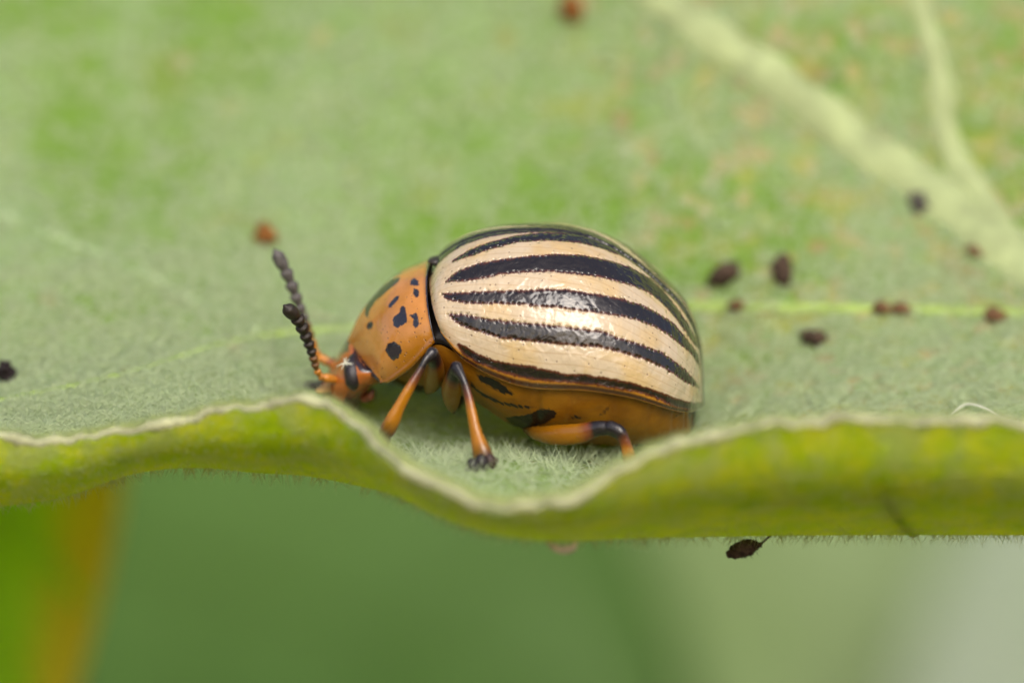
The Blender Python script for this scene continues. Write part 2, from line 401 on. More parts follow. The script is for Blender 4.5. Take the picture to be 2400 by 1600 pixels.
# ------------------------------------------------------------------ the leaf
FAR = [(13.5, 330), (17.5, -100), (24, -700), (30, -1300)]
def colm(px, rim, bot, *floor): return (px, [rim, bot] + list(floor))
COLS = [                                   # px: rim (depth, py), lowest line (depth, py), then the face rising behind
    colm(-900, (-1.0, 1060), (0.6, 1214), (1.8, 1090), (2.6, 1030), (4.0, 980), (6.5, 880), (9.6, 660)),
    colm(-300, (-1.8, 1045), (0.0, 1199), (1.2, 1050), (2.0, 1010), (3.4, 955), (6.2, 860), (9.3, 650)),
    colm(0,    (-2.2, 1030), (-0.1, 1173), (1.1, 1036), (2.0, 990), (3.3, 940), (6.0, 850), (9.0, 640)),
    colm(150,  (-2.2, 1031), (-0.1, 1150), (1.1, 1034), (2.0, 984), (3.4, 922), (6.0, 825), (9.0, 620)),
    colm(300,  (-2.3, 1014), (0.0, 1100), (1.1, 1022), (2.1, 965), (3.5, 900), (6.2, 800), (9.1, 600)),
    colm(460,  (-2.5, 976), (0.0, 1084), (1.1, 1012), (2.2, 950), (3.7, 880), (6.3, 785), (9.3, 595)),
    colm(600,  (-2.8, 953), (0.0, 1096), (1.1, 1020), (2.4, 958), (4.0, 882), (6.6, 785), (9.5, 590)),
    colm(720,  (-3.2, 941), (0.0, 1104), (1.0, 1052), (2.6, 1000), (4.2, 930), (7.0, 805), (10, 605)),
    colm(830,  (-3.8, 990), (-0.4, 1124), (0.7, 1085), (2.6, 1028), (4.5, 965), (7.2, 835), (10.2, 625)),
    colm(930,  (-5.2, 1080), (-1.4, 1150), (0.0, 1096), (2.6, 1047), (4.6, 990), (7.3, 865), (10.3, 645)),
    colm(1030, (-6.0, 1146), (-2.6, 1194), (-0.8, 1102), (2.6, 1064), (4.6, 1008), (7.3, 890), (10.3, 660)),
    colm(1150, (-6.8, 1184), (-3.3, 1232), (-0.8, 1104), (2.6, 1070), (4.6, 1016), (7.3, 900), (10.3, 670)),
    colm(1300, (-6.8, 1180), (-2.4, 1251), (-0.7, 1122), (2.6, 1078), (4.6, 1022), (7.3, 905), (10.3, 680)),
    colm(1450, (-6.6, 1108), (-1.3, 1249), (0.2, 1134), (2.7, 1080), (4.6, 1022), (7.3, 905), (10.3, 680)),
    colm(1600, (-6.4, 1040), (-0.6, 1247), (0.9, 1130), (2.8, 1070), (4.6, 1008), (7.2, 890), (10.2, 672)),
    colm(1800, (-6.2, 998), (-0.1, 1243), (1.2, 1104), (2.6, 1036), (4.4, 966), (7.0, 850), (10.0, 650)),
    colm(2100, (-6.0, 984), (0.0, 1241), (1.1, 1086), (2.3, 1012), (4.2, 934), (7.0, 805), (10.0, 612)),
    colm(2400, (-5.8, 996), (0.0, 1241), (1.1, 1078), (2.3, 1004), (4.2, 918), (7.0, 785), (10.0, 596)),
    colm(2800, (-4.4, 1015), (0.2, 1243), (1.3, 1085), (2.5, 1008), (4.4, 915), (7.2, 780), (10.2, 590)),
    colm(3500, (-3.5, 1050), (0.8, 1258), (2.0, 1100), (3.2, 1020), (5.0, 925), (7.8, 790), (10.8, 600)),
]
def leaf_net():
    kx = np.array([c[0] for c in COLS], float)
    K = []
    for c in COLS:                                                  # the blade stands up more steeply on the midrib side
        q = min(1.0, max(0.0, (c[0] - 700)/900.0)); last = c[1][-1]
        K.append(c[1][:-1] + [(last[0] - 1.0*q, last[1])] + [(y - w*q, p) for (y, p), w in zip(FAR, (1.9, 3.2, 5.0, 6.5))])
    K = np.array(K, float)                 # cols, keys, (Y, py)
    # a bulge point half-way down the curled-up margin, so that it rolls
    mid = K[:, 0] + (K[:, 1] - K[:, 0])*np.array((0.22, 0.60))
    K = np.concatenate([K[:, :1], mid[:, None], K[:, 1:]], 1)
    return kx, K
KX, KK = leaf_net()
def leaf_pts(px, s):
    """px array, s array in key units (0 rim, 1 half-way, 2 lowest line, 3.. the face) -> mm points (n,3)"""
    px = np.asarray(px, float); s = np.asarray(s, float)
    nk = KK.shape[1]
    V = interp_curve(KX, KK.reshape(len(KX), -1), px).reshape(len(px), nk, 2)
    out = np.empty((len(px), 2))
    i = np.clip(np.floor(s).astype(int), 0, nk - 2); u = (s - i)[:, None]
    r = np.arange(len(px))
    p0 = V[r, np.clip(i - 1, 0, nk - 1)]; p1 = V[r, i]; p2 = V[r, i + 1]; p3 = V[r, np.clip(i + 2, 0, nk - 1)]
    q = 0.5*((2*p1) + (-p0 + p2)*u + (2*p0 - 5*p1 + 4*p2 - p3)*u**2 + (-p0 + 3*p1 - 3*p2 + p3)*u**3)
    Y, py = q[:, 0], q[:, 1]; k = (D + Y)/D
    P = np.stack([(px - 1200)/PPM*k, Y, (800 - py)/PPM*k], 1)
    amp = np.clip((s - 3.5)/3, 0, 1)                                   # gentle puckering of the face
    x, y, z = P.T
    und = 0.16*np.sin(x*0.55 + 1.3*np.sin(z*0.35)) + 0.12*np.sin(z*0.9 + x*0.3 + 0.7) + 0.05*np.sin(x*1.7 - z*1.3)
    P[:, 1] += amp*und*1.3
    # small ripples of the rim
    rp = np.clip(1 - s/1.2, 0, 1); P[:, 2] += rp*(0.06*np.sin(x*2.3 + np.sin(x*0.9)) + 0.03*np.sin(x*6.1 + 2*np.sin(x*1.7)) + 0.018*np.sin(x*13.7 + 3*np.sin(x*2.9)))
    return P
NK = KK.shape[1]
px_s = np.concatenate([np.linspace(-900, -100, 50)[:-1], np.linspace(-100, 2500, 420), np.linspace(2500, 3500, 60)[1:]])
s_s = np.concatenate([np.linspace(0, 3, 90)[:-1], np.linspace(3, 8, 150)[:-1], np.linspace(8, NK - 1, 50)])
GX, GS = np.meshgrid(px_s, s_s, indexing='ij')
LP = leaf_pts(GX.ravel(), GS.ravel())
nr, nc = GX.shape
G = LP.reshape(nr, nc, 3)
dx = np.gradient(G, axis=0); ds = np.gradient(G, axis=1)
LN = np.cross(dx, ds); LN /= np.linalg.norm(LN, axis=2)[:, :, None]
if LN[nr//2, nc//2, 2] < 0: LN = -LN                                  # the beetle's side of the leaf
THK = 0.26
leaf = empty('leaf', W(2900, 500, 12), 'large pale green felted leaf with curled-up margin that carries the striped beetle', 'leaf')
leaf_base = np.array(leaf.location)/S
top = (G + LN*THK/2).reshape(-1, 3); und = (G - LN*THK/2).reshape(-1, 3)
fu = grid_faces(nr, nc); n0 = nr*nc
def gcheck(F, V, N):
    a = np.cross(V[F[0, 1]] - V[F[0, 0]], V[F[0, 2]] - V[F[0, 0]]); return np.dot(a, N) > 0
f_top = fu if gcheck(fu, top, LN[0, 0]) else fu[:, ::-1]
f_und = f_top[:, ::-1] + n0
b1 = np.arange(nr - 1)*nc
rimf = np.stack([b1, b1 + nc, b1 + nc + n0, b1 + n0], 1)
b2 = b1 + nc - 1
farf = np.stack([b2 + nc, b2, b2 + n0, b2 + nc + n0], 1)
c1 = np.arange(nc - 1); sidel = np.stack([c1 + 1, c1, c1 + n0, c1 + 1 + n0], 1)
c2 = c1 + (nr - 1)*nc; sider = np.stack([c2, c2 + 1, c2 + 1 + n0, c2 + n0], 1)
FA = np.concatenate([f_top, f_und, rimf, farf, sidel, sider])
mi = np.concatenate([np.zeros(len(f_top)), np.ones(len(f_und)), np.zeros(len(FA) - len(f_top) - len(f_und))])
wear = np.clip((GX.ravel() - 1250)/600, 0, 1)**0.7
# stained patches (centre px, py, radius px, strength)
proj = np.stack([1200 + LP[:, 0]*PPM*D/(D + LP[:, 1]), 800 - LP[:, 2]*PPM*D/(D + LP[:, 1])], 1)
stain = np.zeros(len(LP))
for (cx, cy, r, k) in [(552, 822, 24, .8), (300, 890, 20, .6), (1188, 96, 26, .35), (395, 185, 60, .12), (1735, 900, 45, .25), (2230, 620, 40, .3)]:
    d = np.hypot(proj[:, 0] - cx, proj[:, 1] - cy); stain = np.maximum(stain, k*np.clip(1.4 - d/r, 0, 1)*(GS.ravel() > 2.5))
thin = np.zeros(len(LP))                      # where the felt is thin and the green shows
for (cx, cy, rx, ry, k) in [(190, 370, 110, 190, 1), (520, 70, 130, 170, .9), (90, 30, 170, 60, .9), (420, 210, 90, 110, .6), (1060, 560, 150, 110, .8), (1330, 480, 230, 110, .8),
                            (1720, 570, 230, 150, 1), (2330, 330, 160, 280, 1), (1960, 110, 160, 110, .8), (1150, 330, 260, 120, .35), (420, 460, 120, 160, .35), (300, 720, 260, 60, .5), (1760, 800, 150, 60, .5), (1250, 1080, 200, 60, .6)]:
    q = ((proj[:, 0] - cx)/rx)**2 + ((proj[:, 1] - cy)/ry)**2; thin = np.maximum(thin, k*np.exp(-q*0.9))
thin *= (GS.ravel() > 2.5)
blade = obj('blade', np.vstack([top, und]), FA, None, leaf, mats=[M['leaf_top'], M['leaf_under']], mat_idx=mi,
            attrs={'wear': np.tile(wear, 2), 'stain': np.tile(stain, 2), 'thin': np.tile(thin, 2)})

# look up: photograph pixel -> point on the face of the leaf (and its normal)
face_ok = (GS.ravel() > 3.0)
kd = kdtree.KDTree(int(face_ok.sum()))
_idx = np.nonzero(face_ok)[0]
for j, q in enumerate(_idx): kd.insert((proj[q, 0], proj[q, 1], 0), j)
kd.balance()
NF = LN.reshape(-1, 3)
def on_face(px, py, lift=0.0):
    _, j, _ = kd.find((px, py, 0)); q = _idx[j]
    return LP[q] + NF[q]*(THK/2 + lift), NF[q]
band_ok = (GS.ravel() < 2.0)
kdb = kdtree.KDTree(int(band_ok.sum())); _ib = np.nonzero(band_ok)[0]
for j, q in enumerate(_ib): kdb.insert((proj[q, 0], proj[q, 1], 0), j)
kdb.balance()
def on_band(px, py, lift=0.0):
    _, j, _ = kdb.find((px, py, 0)); q = _ib[j]
    return LP[q] - NF[q]*(THK/2 + lift), -NF[q]

def dens(poly, n):
    P = np.array(poly, float); tk = np.concatenate([[0], np.cumsum(np.hypot(*(P[1:] - P[:-1]).T))])
    return interp_curve(tk, P, np.linspace(0, tk[-1], n))

# rolled pale margin
mx = np.linspace(-880, 3480, 420)
mp = leaf_pts(mx, np.zeros_like(mx))
V, F, t = tube(mp, 0.12 + 0.03*np.sin(mx*0.02) + rng.normal(0, 0.012, len(mx)) + 0.02*np.sin(mx*0.053), 12, 2, wob=0.008)
obj('margin', V, F, M['margin'], leaf, attrs={'t': t})

def vein(poly, r0, r1, mat, where=on_face, sink=0.45, n=60, flat=1.0):
    P = dens(poly, n); R = np.linspace(r0, r1, n)*(1 + 0.06*np.sin(np.arange(n)*0.7))
    pts = [where(a, b, -r*sink)[0] for (a, b), r in zip(P, R)]
    pts = np.array(pts); k = np.ones(5)/5
    for _ in range(2):
        q = pts.copy()
        for c in range(3): q[2:-2, c] = np.convolve(pts[:, c], k, 'valid')
        pts = q
    V, F, t = tube(pts[::2], R[::2], 14, 3, wob=0.006)
    return obj('vein', V, F, mat, leaf, attrs={'t': t})
vein([(1380, -140), (1530, -10), (1640, 75), (1780, 165), (1890, 245), (2010, 335), (2140, 425), (2260, 515), (2400, 625), (2700, 850 - 60)], 0.64, 1.35, M['vein'], n=90, sink=0.70)
vein([(2130, -120), (2150, 0), (2185, 120), (2206, 220), (2212, 310), (2245, 390), (2300, 470), (2340, 540)], 0.36, 0.55, M['vein'], sink=0.55)
vein([(2600, 745), (2400, 742), (2200, 733), (1950, 728), (1780, 726), (1640, 722), (1450, 730), (1200, 755), (980, 772), (800, 780), (640, 790), (500, 822), (330, 878), (170, 915), (0, 948), (-160, 985)], 0.24, 0.15, M['vein_lime'], n=120, sink=0.6)
vein([(620, 790), (560, 762), (490, 728), (380, 668), (270, 615), (150, 568), (0, 508), (-150, 450)], 0.22, 0.24, M['vein_soft'], sink=0.93)
vein([(1720, 1168), (1850, 1165), (1980, 1160), (2070, 1150)], 0.12, 0.16, M['leaf_under'], on_band, n=40, sink=0.8)
vein([(2140, 1250), (2090, 1180), (2068, 1100), (2080, 1030)], 0.20, 0.16, M['leaf_under'], on_band, n=30, sink=0.75)
vein([(2080, 1130), (2200, 1108), (2400, 1100), (2550, 1105)], 0.10, 0.10, M['leaf_under'], on_band, n=30, sink=0.8)

# hairs: star-shaped on the face, single on the curled underside and the margin
def hair_mesh(P, Dr, Ln, wd):
    """n hairs: root P, direction Dr, length Ln, width wd -> three-sided spikes"""
    n = len(P); Dr = Dr/np.linalg.norm(Dr, axis=1)[:, None]
    a = np.cross(Dr, rng.normal(size=(n, 3))); a /= np.linalg.norm(a, axis=1)[:, None]; b = np.cross(Dr, a)
    V = np.empty((n, 4, 3))
    for k in range(3):
        w = 2*np.pi*k/3; V[:, k] = P + wd[:, None]*(math.cos(w)*a + math.sin(w)*b)
    V[:, 3] = P + Dr*Ln[:, None]
    i = np.arange(n)[:, None]*4
    F = np.concatenate([i + np.array([[0, 1, 3]]), i + np.array([[1, 2, 3]]), i + np.array([[2, 0, 3]])])
    return V.reshape(-1, 3), F
def star_hairs(px, s, rays, ln, wd, side=1, lift=0.45):
    P = leaf_pts(px, s); e = 0.5
    A = leaf_pts(px + 2, s) - P; B = leaf_pts(px, s + 0.01) - P
    N = np.cross(A, B); N /= np.linalg.norm(N, axis=1)[:, None]
    mask = (N[:, 2] < 0) if False else None
    ref = NF[np.clip(np.searchsorted(px_s, px), 0, nr - 1)*nc + np.clip(np.searchsorted(s_s, s), 0, nc - 1)]
    N *= np.sign((N*ref).sum(1))[:, None]*side
    P = P + N*THK*0.46
    n = len(P)
    P = np.repeat(P, rays, 0); N = np.repeat(N, rays, 0)
    T = rng.normal(size=(n*rays, 3)); T -= N*(T*N).sum(1)[:, None]; T /= np.linalg.norm(T, axis=1)[:, None]
    Dr = T + N*(lift*rng.uniform(0.2, 2.0, n*rays))[:, None]
    L = ln*rng.uniform(0.5, 1.3, n*rays)
    return hair_mesh(P, Dr, L, np.full(n*rays, wd)*rng.uniform(0.7, 1.3, n*rays))
n1, n2 = 15000, 4000
hx, hs = rng.uniform(-150, 2550, n1), rng.uniform(2.7, 7.0, n1)
keep = (hx < 820) | ((hx > 1620) & (rng.random(n1) < 0.6)) | ((hs > 5.6) & (hx < 1620)) | (rng.random(n1) < 0.22)      # sparser around the beetle, for a darker and greener floor
V1, F1 = star_hairs(hx[keep], hs[keep], 6, 0.36, 0.016)
V2, F2 = star_hairs(rng.uniform(-150, 2550, n2), rng.uniform(7.0, 10.6, n2), 6, 0.36, 0.014)
V3, F3 = star_hairs(rng.uniform(960, 1520, 520), rng.uniform(2.2, 4.0, 520), 5, 0.60, 0.011, lift=0.8)
tag(obj('leaf_hair', np.vstack([V1, V2, V3]), np.vstack([F1, F2 + len(V1), F3 + len(V1) + len(V2)]), M['hair'], leaf, smooth=False), kind='stuff')
n4 = 3500
V1, F1 = star_hairs(rng.uniform(-150, 2550, n4), rng.uniform(0.1, 1.85, n4), 2, 0.20, 0.0065, side=-1, lift=1.2)
V2, F2 = star_hairs(rng.uniform(-150, 2550, 600), rng.normal(1.96, 0.05, 600), 2, 0.36, 0.009, side=-1, lift=1.3)
V3, F3 = star_hairs(rng.uniform(-150, 2550, 6000), rng.uniform(0, 0.16, 6000), 5, 0.30, 0.012, side=1, lift=1.0)
tag(obj('underside_hair', np.vstack([V1, V2, V3]), np.vstack([F1, F2 + len(V1), F3 + len(V1) + len(V2)]), M['hair_under'], leaf, smooth=False), kind='stuff')

# petiole, outside the frame, down to the ground
pt = leaf_pts(np.array([3450.0]), np.array([7.5]))[0]
V, F, t = tube([pt, pt + np.array((6, 3, 1)), pt + np.array((22, 6, -16)), pt + np.array((34, 8, -70)), pt + np.array((36, 8, -180)), (pt[0] + 36, pt[1] + 8, -304)], [0.9, 1.1, 1.4, 1.7, 2.2, 2.6], 14, 10)
obj('petiole', V, F, M['stem'], leaf)

# ------------------------------------------------------------------ far leaves of the same plant
def far_leaf(name, label, base, tip, up, width, mat, cup=0.15, wave=0.0, edge_attr=False, seed=0):
    base = np.array(base, float); tip = np.array(tip, float)
    ax = tip - base; Lh = np.linalg.norm(ax); ax /= Lh
    up = np.array(up, float); up -= ax*np.dot(up, ax); up /= np.linalg.norm(up); sd_ = np.cross(ax, up)
    root = empty(name, base, label, 'leaf', 'out of focus leaves behind the curled leaf')
    nu, nv = 60, 41
    u = np.linspace(0, 1, nu); v = np.linspace(-1, 1, nv)
    U, Vv = np.meshgrid(u, v, indexing='ij')
    hw = width*(np.sin(np.pi*np.clip(U, 0, 1)**0.75)**0.75*(1 - 0.25*U) + 0.002)
    lat = hw*Vv; rise = cup*width*Vv**2 + 0.06*Lh*np.sin(np.pi*U)*1.0 + wave*np.sin(U*14 + Vv*2 + seed)*np.abs(Vv)**2
    def P(U, lat, rise): return base + np.multiply.outer(U*Lh, ax) + np.multiply.outer(lat, sd_) + np.multiply.outer(rise, up)
    th = 0.3
    A = P(U, lat, rise + th/2).reshape(-1, 3); B = P(U, lat, rise - th/2).reshape(-1, 3)
    f = grid_faces(nu, nv); n0 = nu*nv
    per = list(range(nv)) + [i*nv + nv - 1 for i in range(1, nu)] + list(range(nu*nv - 2, (nu - 1)*nv - 1, -1)) + [i*nv for i in range(nu - 2, 0, -1)]
    per = np.array(per); p2 = np.roll(per, -1)
    side = np.stack([per, p2, p2 + n0, per + n0], 1)
    FA = np.concatenate([f, f[:, ::-1] + n0, side])
    ea = (Vv*(-1 if edge_attr else 0)).ravel()
    obj('blade', np.vstack([A, B]), FA, mat, root, attrs={'edge': np.tile(ea, 2)})
    uu = np.linspace(0, 0.97, 14)
    rc = 0.06*Lh*np.sin(np.pi*uu)
    for sg in (1,):
        Vt, Ft, t = tube(P(uu, uu*0, rc), np.linspace(1.1, 0.25, 14), 10, 3); obj('vein', Vt, Ft, mat, root, attrs={'edge': t*0})
    for k in range(5):
        for sgn in (-1, 1):
            u0 = 0.12 + 0.15*k; q = np.linspace(0, 0.9, 8); uq = u0 + 0.16*q
            hq = width*(np.sin(np.pi*uq**0.75)**0.75*(1 - 0.25*uq)); lt = sgn*q*hq
            rs = cup*width*q**2 + 0.06*Lh*np.sin(np.pi*uq) + wave*np.sin(uq*14 + sgn*q*2 + seed)*q**2
            Vt, Ft, t = tube(P(uq, lt, rs), np.linspace(0.55, 0.18, 8), 8, 2); obj('vein', Vt, Ft, mat, root, attrs={'edge': t*0})
    g = np.array((base[0] - ax[0]*18, base[1] - ax[1]*18 + 4, -304.0))
    Vt, Ft, t = tube([base + ax*0.5, base - ax*8 + np.array((0, 0, -3)), (base - ax*16)*np.array((1, 1, 0)) + np.array((0, 0, base[2] - 40)), g], [1.1, 1.3, 1.8, 2.4], 10, 10)
    obj('petiole', Vt, Ft, M['stem'], root)
    return root
def C(px, py, y): return tuple(W(px, py, y))
far_leaf('far_leaf', 'blurred dark green leaf below the beetle, behind the curled margin', C(-900, 1000, 100), C(1650, 1800, 84), (0.1, -1, 0.75), 24.0, M['far_green'], 0.08, seed=1)
far_leaf('far_leaf', 'blurred grey green leaf behind the dark one, under the hanging brown husk', C(200, 600, 140), C(2900, 2150, 104), (0.0, -1, 0.75), 44.0, M['far_mid'], 0.08, seed=2)
far_leaf('far_leaf', 'blurred whitish grey leaf beyond the grey green one', C(3700, 900, 130), C(2080, 1900, 88), (-0.1, -1, 0.75), 13.0, M['far_pale'], 0.08, seed=3)
far_leaf('far_leaf', 'blurred lime green leaf with a yellowed ochre edge', C(-20, 250, 32), C(-140, 2350, 28), (0.2, -1, 0.3), 4.9, M['far_lime'], 0.05, edge_attr=True, seed=4)

# ------------------------------------------------------------------ the beetle
PHI = math.radians(20.0); TILT = math.radians(14.5); YM = 3.2
cph, sph = math.cos(PHI), math.sin(PHI); ct, st = math.cos(TILT), math.sin(TILT)
FX = np.array((-ct, st)); UX = np.array((st, ct))            # image directions (x, z): forward, up of the body
def img(px, py): return np.array(((px - 1200)/PPM, (800 - py)/PPM))
def z1(x, y): return (600 + x*600/2352, 480 + y*600/2352)
def z2(x, y): return (600 + x*600/2352, 700 + y*600/2352)
def z3(x, y): return (1000 + x*700/2352, 480 + y*700/2352)
def z4(x, y): return (1000 + x*700/2352, 760 + y*700/2352)
def local(a, L, H):
    """body coordinates (forward, towards the near side, up) mm -> points in the plane-of-focus frame"""
    b = H*cph - L*sph
    return np.stack([a*FX[0] + b*UX[0], YM - L*cph - H*sph, a*FX[1] + b*UX[1]], -1)
def to_local(px, py, L):
    p = img(px, py); a = p @ FX; b = p @ UX; return a, L, (b + L*sph)/cph
def BP(px, py, L):
    """photograph pixel at sideways distance L from the beetle's middle plane -> mm"""
    a, l, h = to_local(px, py, L); return persp(local(np.array([a]), np.array([l]), np.array([h])))[0]

class Dome:
    """a shell lofted through cross-sections: near margin pixel, upper outline pixel, half width"""
    def __init__(self, Mp, Tp, w, tk, ns, nt, th0=0.0, th1=math.pi, spow=1.0, down=None, tops=None, bulge=None, ex=1.0):
        s = np.linspace(0, 1, ns); s = 1 - (1 - s)**spow
        Mi = np.array([img(*p) for p in Mp]); Ti = np.array([img(*p) for p in Tp])
        tk = np.asarray(tk, float)
        Mi = interp_curve(tk, Mi, s); Ti = interp_curve(tk, Ti, s); w = np.maximum(interp_curve(tk, w, s), 0.01)
        aM, bM = Mi @ FX, Mi @ UX; aT, bT = Ti @ FX, Ti @ UX
        Hc = (bM + w*sph)/cph; db = bT - (bM + w*sph)
        if down is None: dH = np.sqrt(np.maximum(db**2 - (w*sph)**2, 1e-4))/cph
        else: dH = -np.sqrt(np.maximum(db**2 - (w*sph)**2, 1e-4))/cph
        th = np.linspace(th0, th1, nt); Sg, Th = np.meshgrid(s, th, indexing='ij')
        c, sn = np.cos(Th), np.sin(Th)
        if ex != 1.0: c = np.sign(c)*np.abs(c)**ex; sn = np.sign(sn)*np.abs(sn)**ex
        a = aM[:, None] + (aT - aM)[:, None]*sn
        if bulge is not None: a = a + bulge(Sg, Th)
        L = w[:, None]*c; H = Hc[:, None] + dH[:, None]*sn
        self.a, self.L, self.H, self.s, self.th = a, L, H, Sg, Th
        self.ns, self.nt = ns, nt
        self.P = local(a, L, H).reshape(-1, 3)
        self.X = self.P[:, [0, 2]]
        N = np.cross(np.gradient(self.P.reshape(ns, nt, 3), axis=0), np.gradient(self.P.reshape(ns, nt, 3), axis=1)).reshape(-1, 3)
        ctr = local(aM[:, None] + 0*c, 0*c, Hc[:, None] + 0*c).reshape(-1, 3)
        N *= np.sign((N*(self.P - ctr)).sum(1))[:, None]; self.N = N/np.maximum(np.linalg.norm(N, axis=1), 1e-9)[:, None]
        self.vis = self.N[:, 1] < 0.02
        ix = np.nonzero(self.vis)[0]; self.ix = ix
        self.kd = kdtree.KDTree(len(ix))
        for j, q in enumerate(ix): self.kd.insert((self.X[q, 0], self.X[q, 1], 0), j)
        self.kd.balance()
    def find(self, px, py):
        p = img(px, py); _, j, _ = self.kd.find((p[0], p[1], 0)); return self.ix[j]
    def mask(self, polys, both=True):
        """signed distance (mm, + inside) to outlines given in photograph pixels"""
        res = np.full(len(self.P), -9.0)
        S_, T_ = self.s.ravel(), self.th.ravel()
        for poly in polys:
            P = np.array(poly, float); P = np.vstack([P, P[:1]])
            pts = []
            for p, q in zip(P[:-1], P[1:]):
                k = max(2, int(np.hypot(*(q - p))/1.5))
                for i in range(k): pts.append(p + (q - p)*i/k)
            ids = [self.find(*p) for p in pts]
            kt = kdtree.KDTree(len(ids))
            for i, q in enumerate(ids): kt.insert(self.P[q], i)
            kt.balance()
            d = np.array([kt.find(v)[2] for v in self.P])
            ps, pt_ = S_[ids], T_[ids]; qs, qt = np.roll(ps, -1), np.roll(pt_, -1)
            ins = np.zeros(len(self.P), bool)
            for i in range(len(ids)):
                if pt_[i] == qt[i]: continue
                cond = (pt_[i] > T_) != (qt[i] > T_)
                ins ^= cond & (S_ < (qs[i] - ps[i])*(T_ - pt_[i])/(qt[i] - pt_[i]) + ps[i])
            res = np.maximum(res, np.where(ins, d, -d))
        return res
    def world(self, off=0.0): return persp(self.P + self.N*off)

beetle = empty('beetle', W(1330, 1085, 2.0), 'cream and black striped beetle with orange spotted front, standing on the felted leaf', 'beetle')

# --- wing cases
EM = [(1036, 782), z4(170, 150), z4(250, 250), z4(330, 310), z4(430, 370), z4(560, 430), z4(700, 480), z4(850, 508), z4(1000, 517), z4(1200, 522), z4(1400, 545), z4(1600, 580), z4(1750, 620), z4(1900, 668), z4(2000, 690), z4(2090, 692), z4(2172, 650)]
ET = [(1016, 600), z3(130, 318), z3(270, 238), z3(400, 192), z3(540, 162), z3(700, 145), z3(850, 138), z3(1000, 140), z3(1140, 155), z3(1310, 195), z3(1500, 278), z3(1690, 405), z3(1850, 550), z3(2010, 725), z3(2110, 910), z3(2170, 1160), z3(2178, 1540)]
EW = [2.35, 2.52, 2.66, 2.78, 2.90, 3.02, 3.12, 3.2, 3.24, 3.24, 3.18, 3.03, 2.80, 2.42, 1.95, 1.35, 0.06]
ETK = np.linspace(0, 1, len(EM))
ely = Dome(EM, ET, EW, ETK, 440, 260, 0.0, math.pi/2, 1.15, bulge=lambda s, th: -0.01*np.sin(2*th)*np.exp(-s*16))
def zz(*p): return [z3(*q) for q in p]
stA = [z3(255, 1100), z3(400, 1185), z3(550, 1240), z3(700, 1265), z3(850, 1287), z3(1000, 1322), z3(1100, 1342), z3(1250, 1345), z3(1400, 1370), z4(1600, 470), z4(1800, 530), z4(1950, 588), z4(2060, 622), z4(2168, 632),
       z4(2150, 668), z4(2060, 665), z4(1960, 638), z4(1850, 588), z4(1700, 528), z3(1500, 1440), z3(1300, 1402), z3(1100, 1384), z3(900, 1370), z3(700, 1338), z3(550, 1292), z3(400, 1232), z3(290, 1165)]
stB = zz((178, 858), (300, 868), (400, 885), (600, 915), (800, 935), (1000, 950), (1200, 975), (1400, 1000), (1500, 1045), (1700, 1105), (1850, 1160), (1950, 1230), (2050, 1310), (2120, 1390), (2148, 1440),
         (2115, 1432), (2040, 1395), (1950, 1335), (1850, 1275), (1700, 1210), (1500, 1150), (1350, 1112), (1200, 1110), (1000, 1090), (800, 1072), (600, 1050), (450, 1010), (300, 960), (195, 900))
stC = zz((125, 700), (300, 690), (500, 680), (700, 675), (900, 665), (1100, 670), (1300, 700), (1500, 730), (1700, 790), (1850, 870), (1950, 940), (2030, 1030), (2090, 1110), (2140, 1180), (2160, 1330),
         (2135, 1250), (2080, 1170), (2000, 1100), (1900, 1020), (1800, 960), (1650, 905), (1500, 870), (1300, 840), (1100, 815), (900, 795), (700, 780), (500, 775), (300, 775), (160, 745))
stD = zz((145, 606), (230, 530), (400, 465), (600, 430), (800, 405), (1000, 390), (1200, 395), (1400, 430), (1600, 490), (1750, 570), (1850, 660), (1950, 780), (2050, 920), (2120, 1050), (2152, 1150),
         (2100, 1092), (2040, 1000), (1950, 880), (1850, 770), (1750, 690), (1600, 630), (1400, 575), (1200, 545), (1000, 525), (800, 525), (600, 545), (450, 575), (300, 600))
stE = zz((210, 440), (350, 355), (500, 298), (700, 248), (900, 222), (1100, 228), (1250, 250), (1400, 298), (1550, 372), (1700, 462), (1800, 535), (1900, 628), (1980, 722), (2055, 840), (2110, 960),
         (2045, 862), (1960, 748), (1880, 658), (1790, 572), (1690, 490), (1550, 405), (1400, 345), (1200, 290), (1000, 276), (900, 275), (700, 290), (500, 342), (350, 395))
stripe = np.maximum.reduce([ely.mask([stA]) + 0.055, ely.mask([stB, stC, stD]) + 0.012, ely.mask([stE]) + 0.05])
# rows of punctures along both borders of each stripe
pk = []
for poly in (stB, stC, stD, stE):
    P_ = np.array(poly + poly[:1], float); last = None
    for p, q in zip(P_[:-1], P_[1:]):
        for i in range(60):
            r_ = p + (q - p)*i/60
            if last is None or np.hypot(*(r_ - last)) > 11 + 10*rng.random()**2:
                last = r_; pk.append(r_ + rng.normal(0, 2.2, 2))
ids = [ely.find(*p) for p in pk]
kt = kdtree.KDTree(len(ids))
for i, q in enumerate(ids): kt.insert(ely.P[q], i)
kt.balance()
pdist = np.array([kt.find(v)[2] for v in ely.P])
pitf = np.exp(-(pdist/0.042)**2)
stripe = stripe + 0.022*np.exp(-(pdist/0.06)**2)
Sg, Th = ely.s.ravel(), ely.th.ravel()
Lr = ely.L.ravel()
hwF = 0.24 + 0.50*np.exp(-Sg*9) + 0.02*np.sin(Sg*9)
stripe = np.maximum(stripe, hwF - np.abs(Lr))
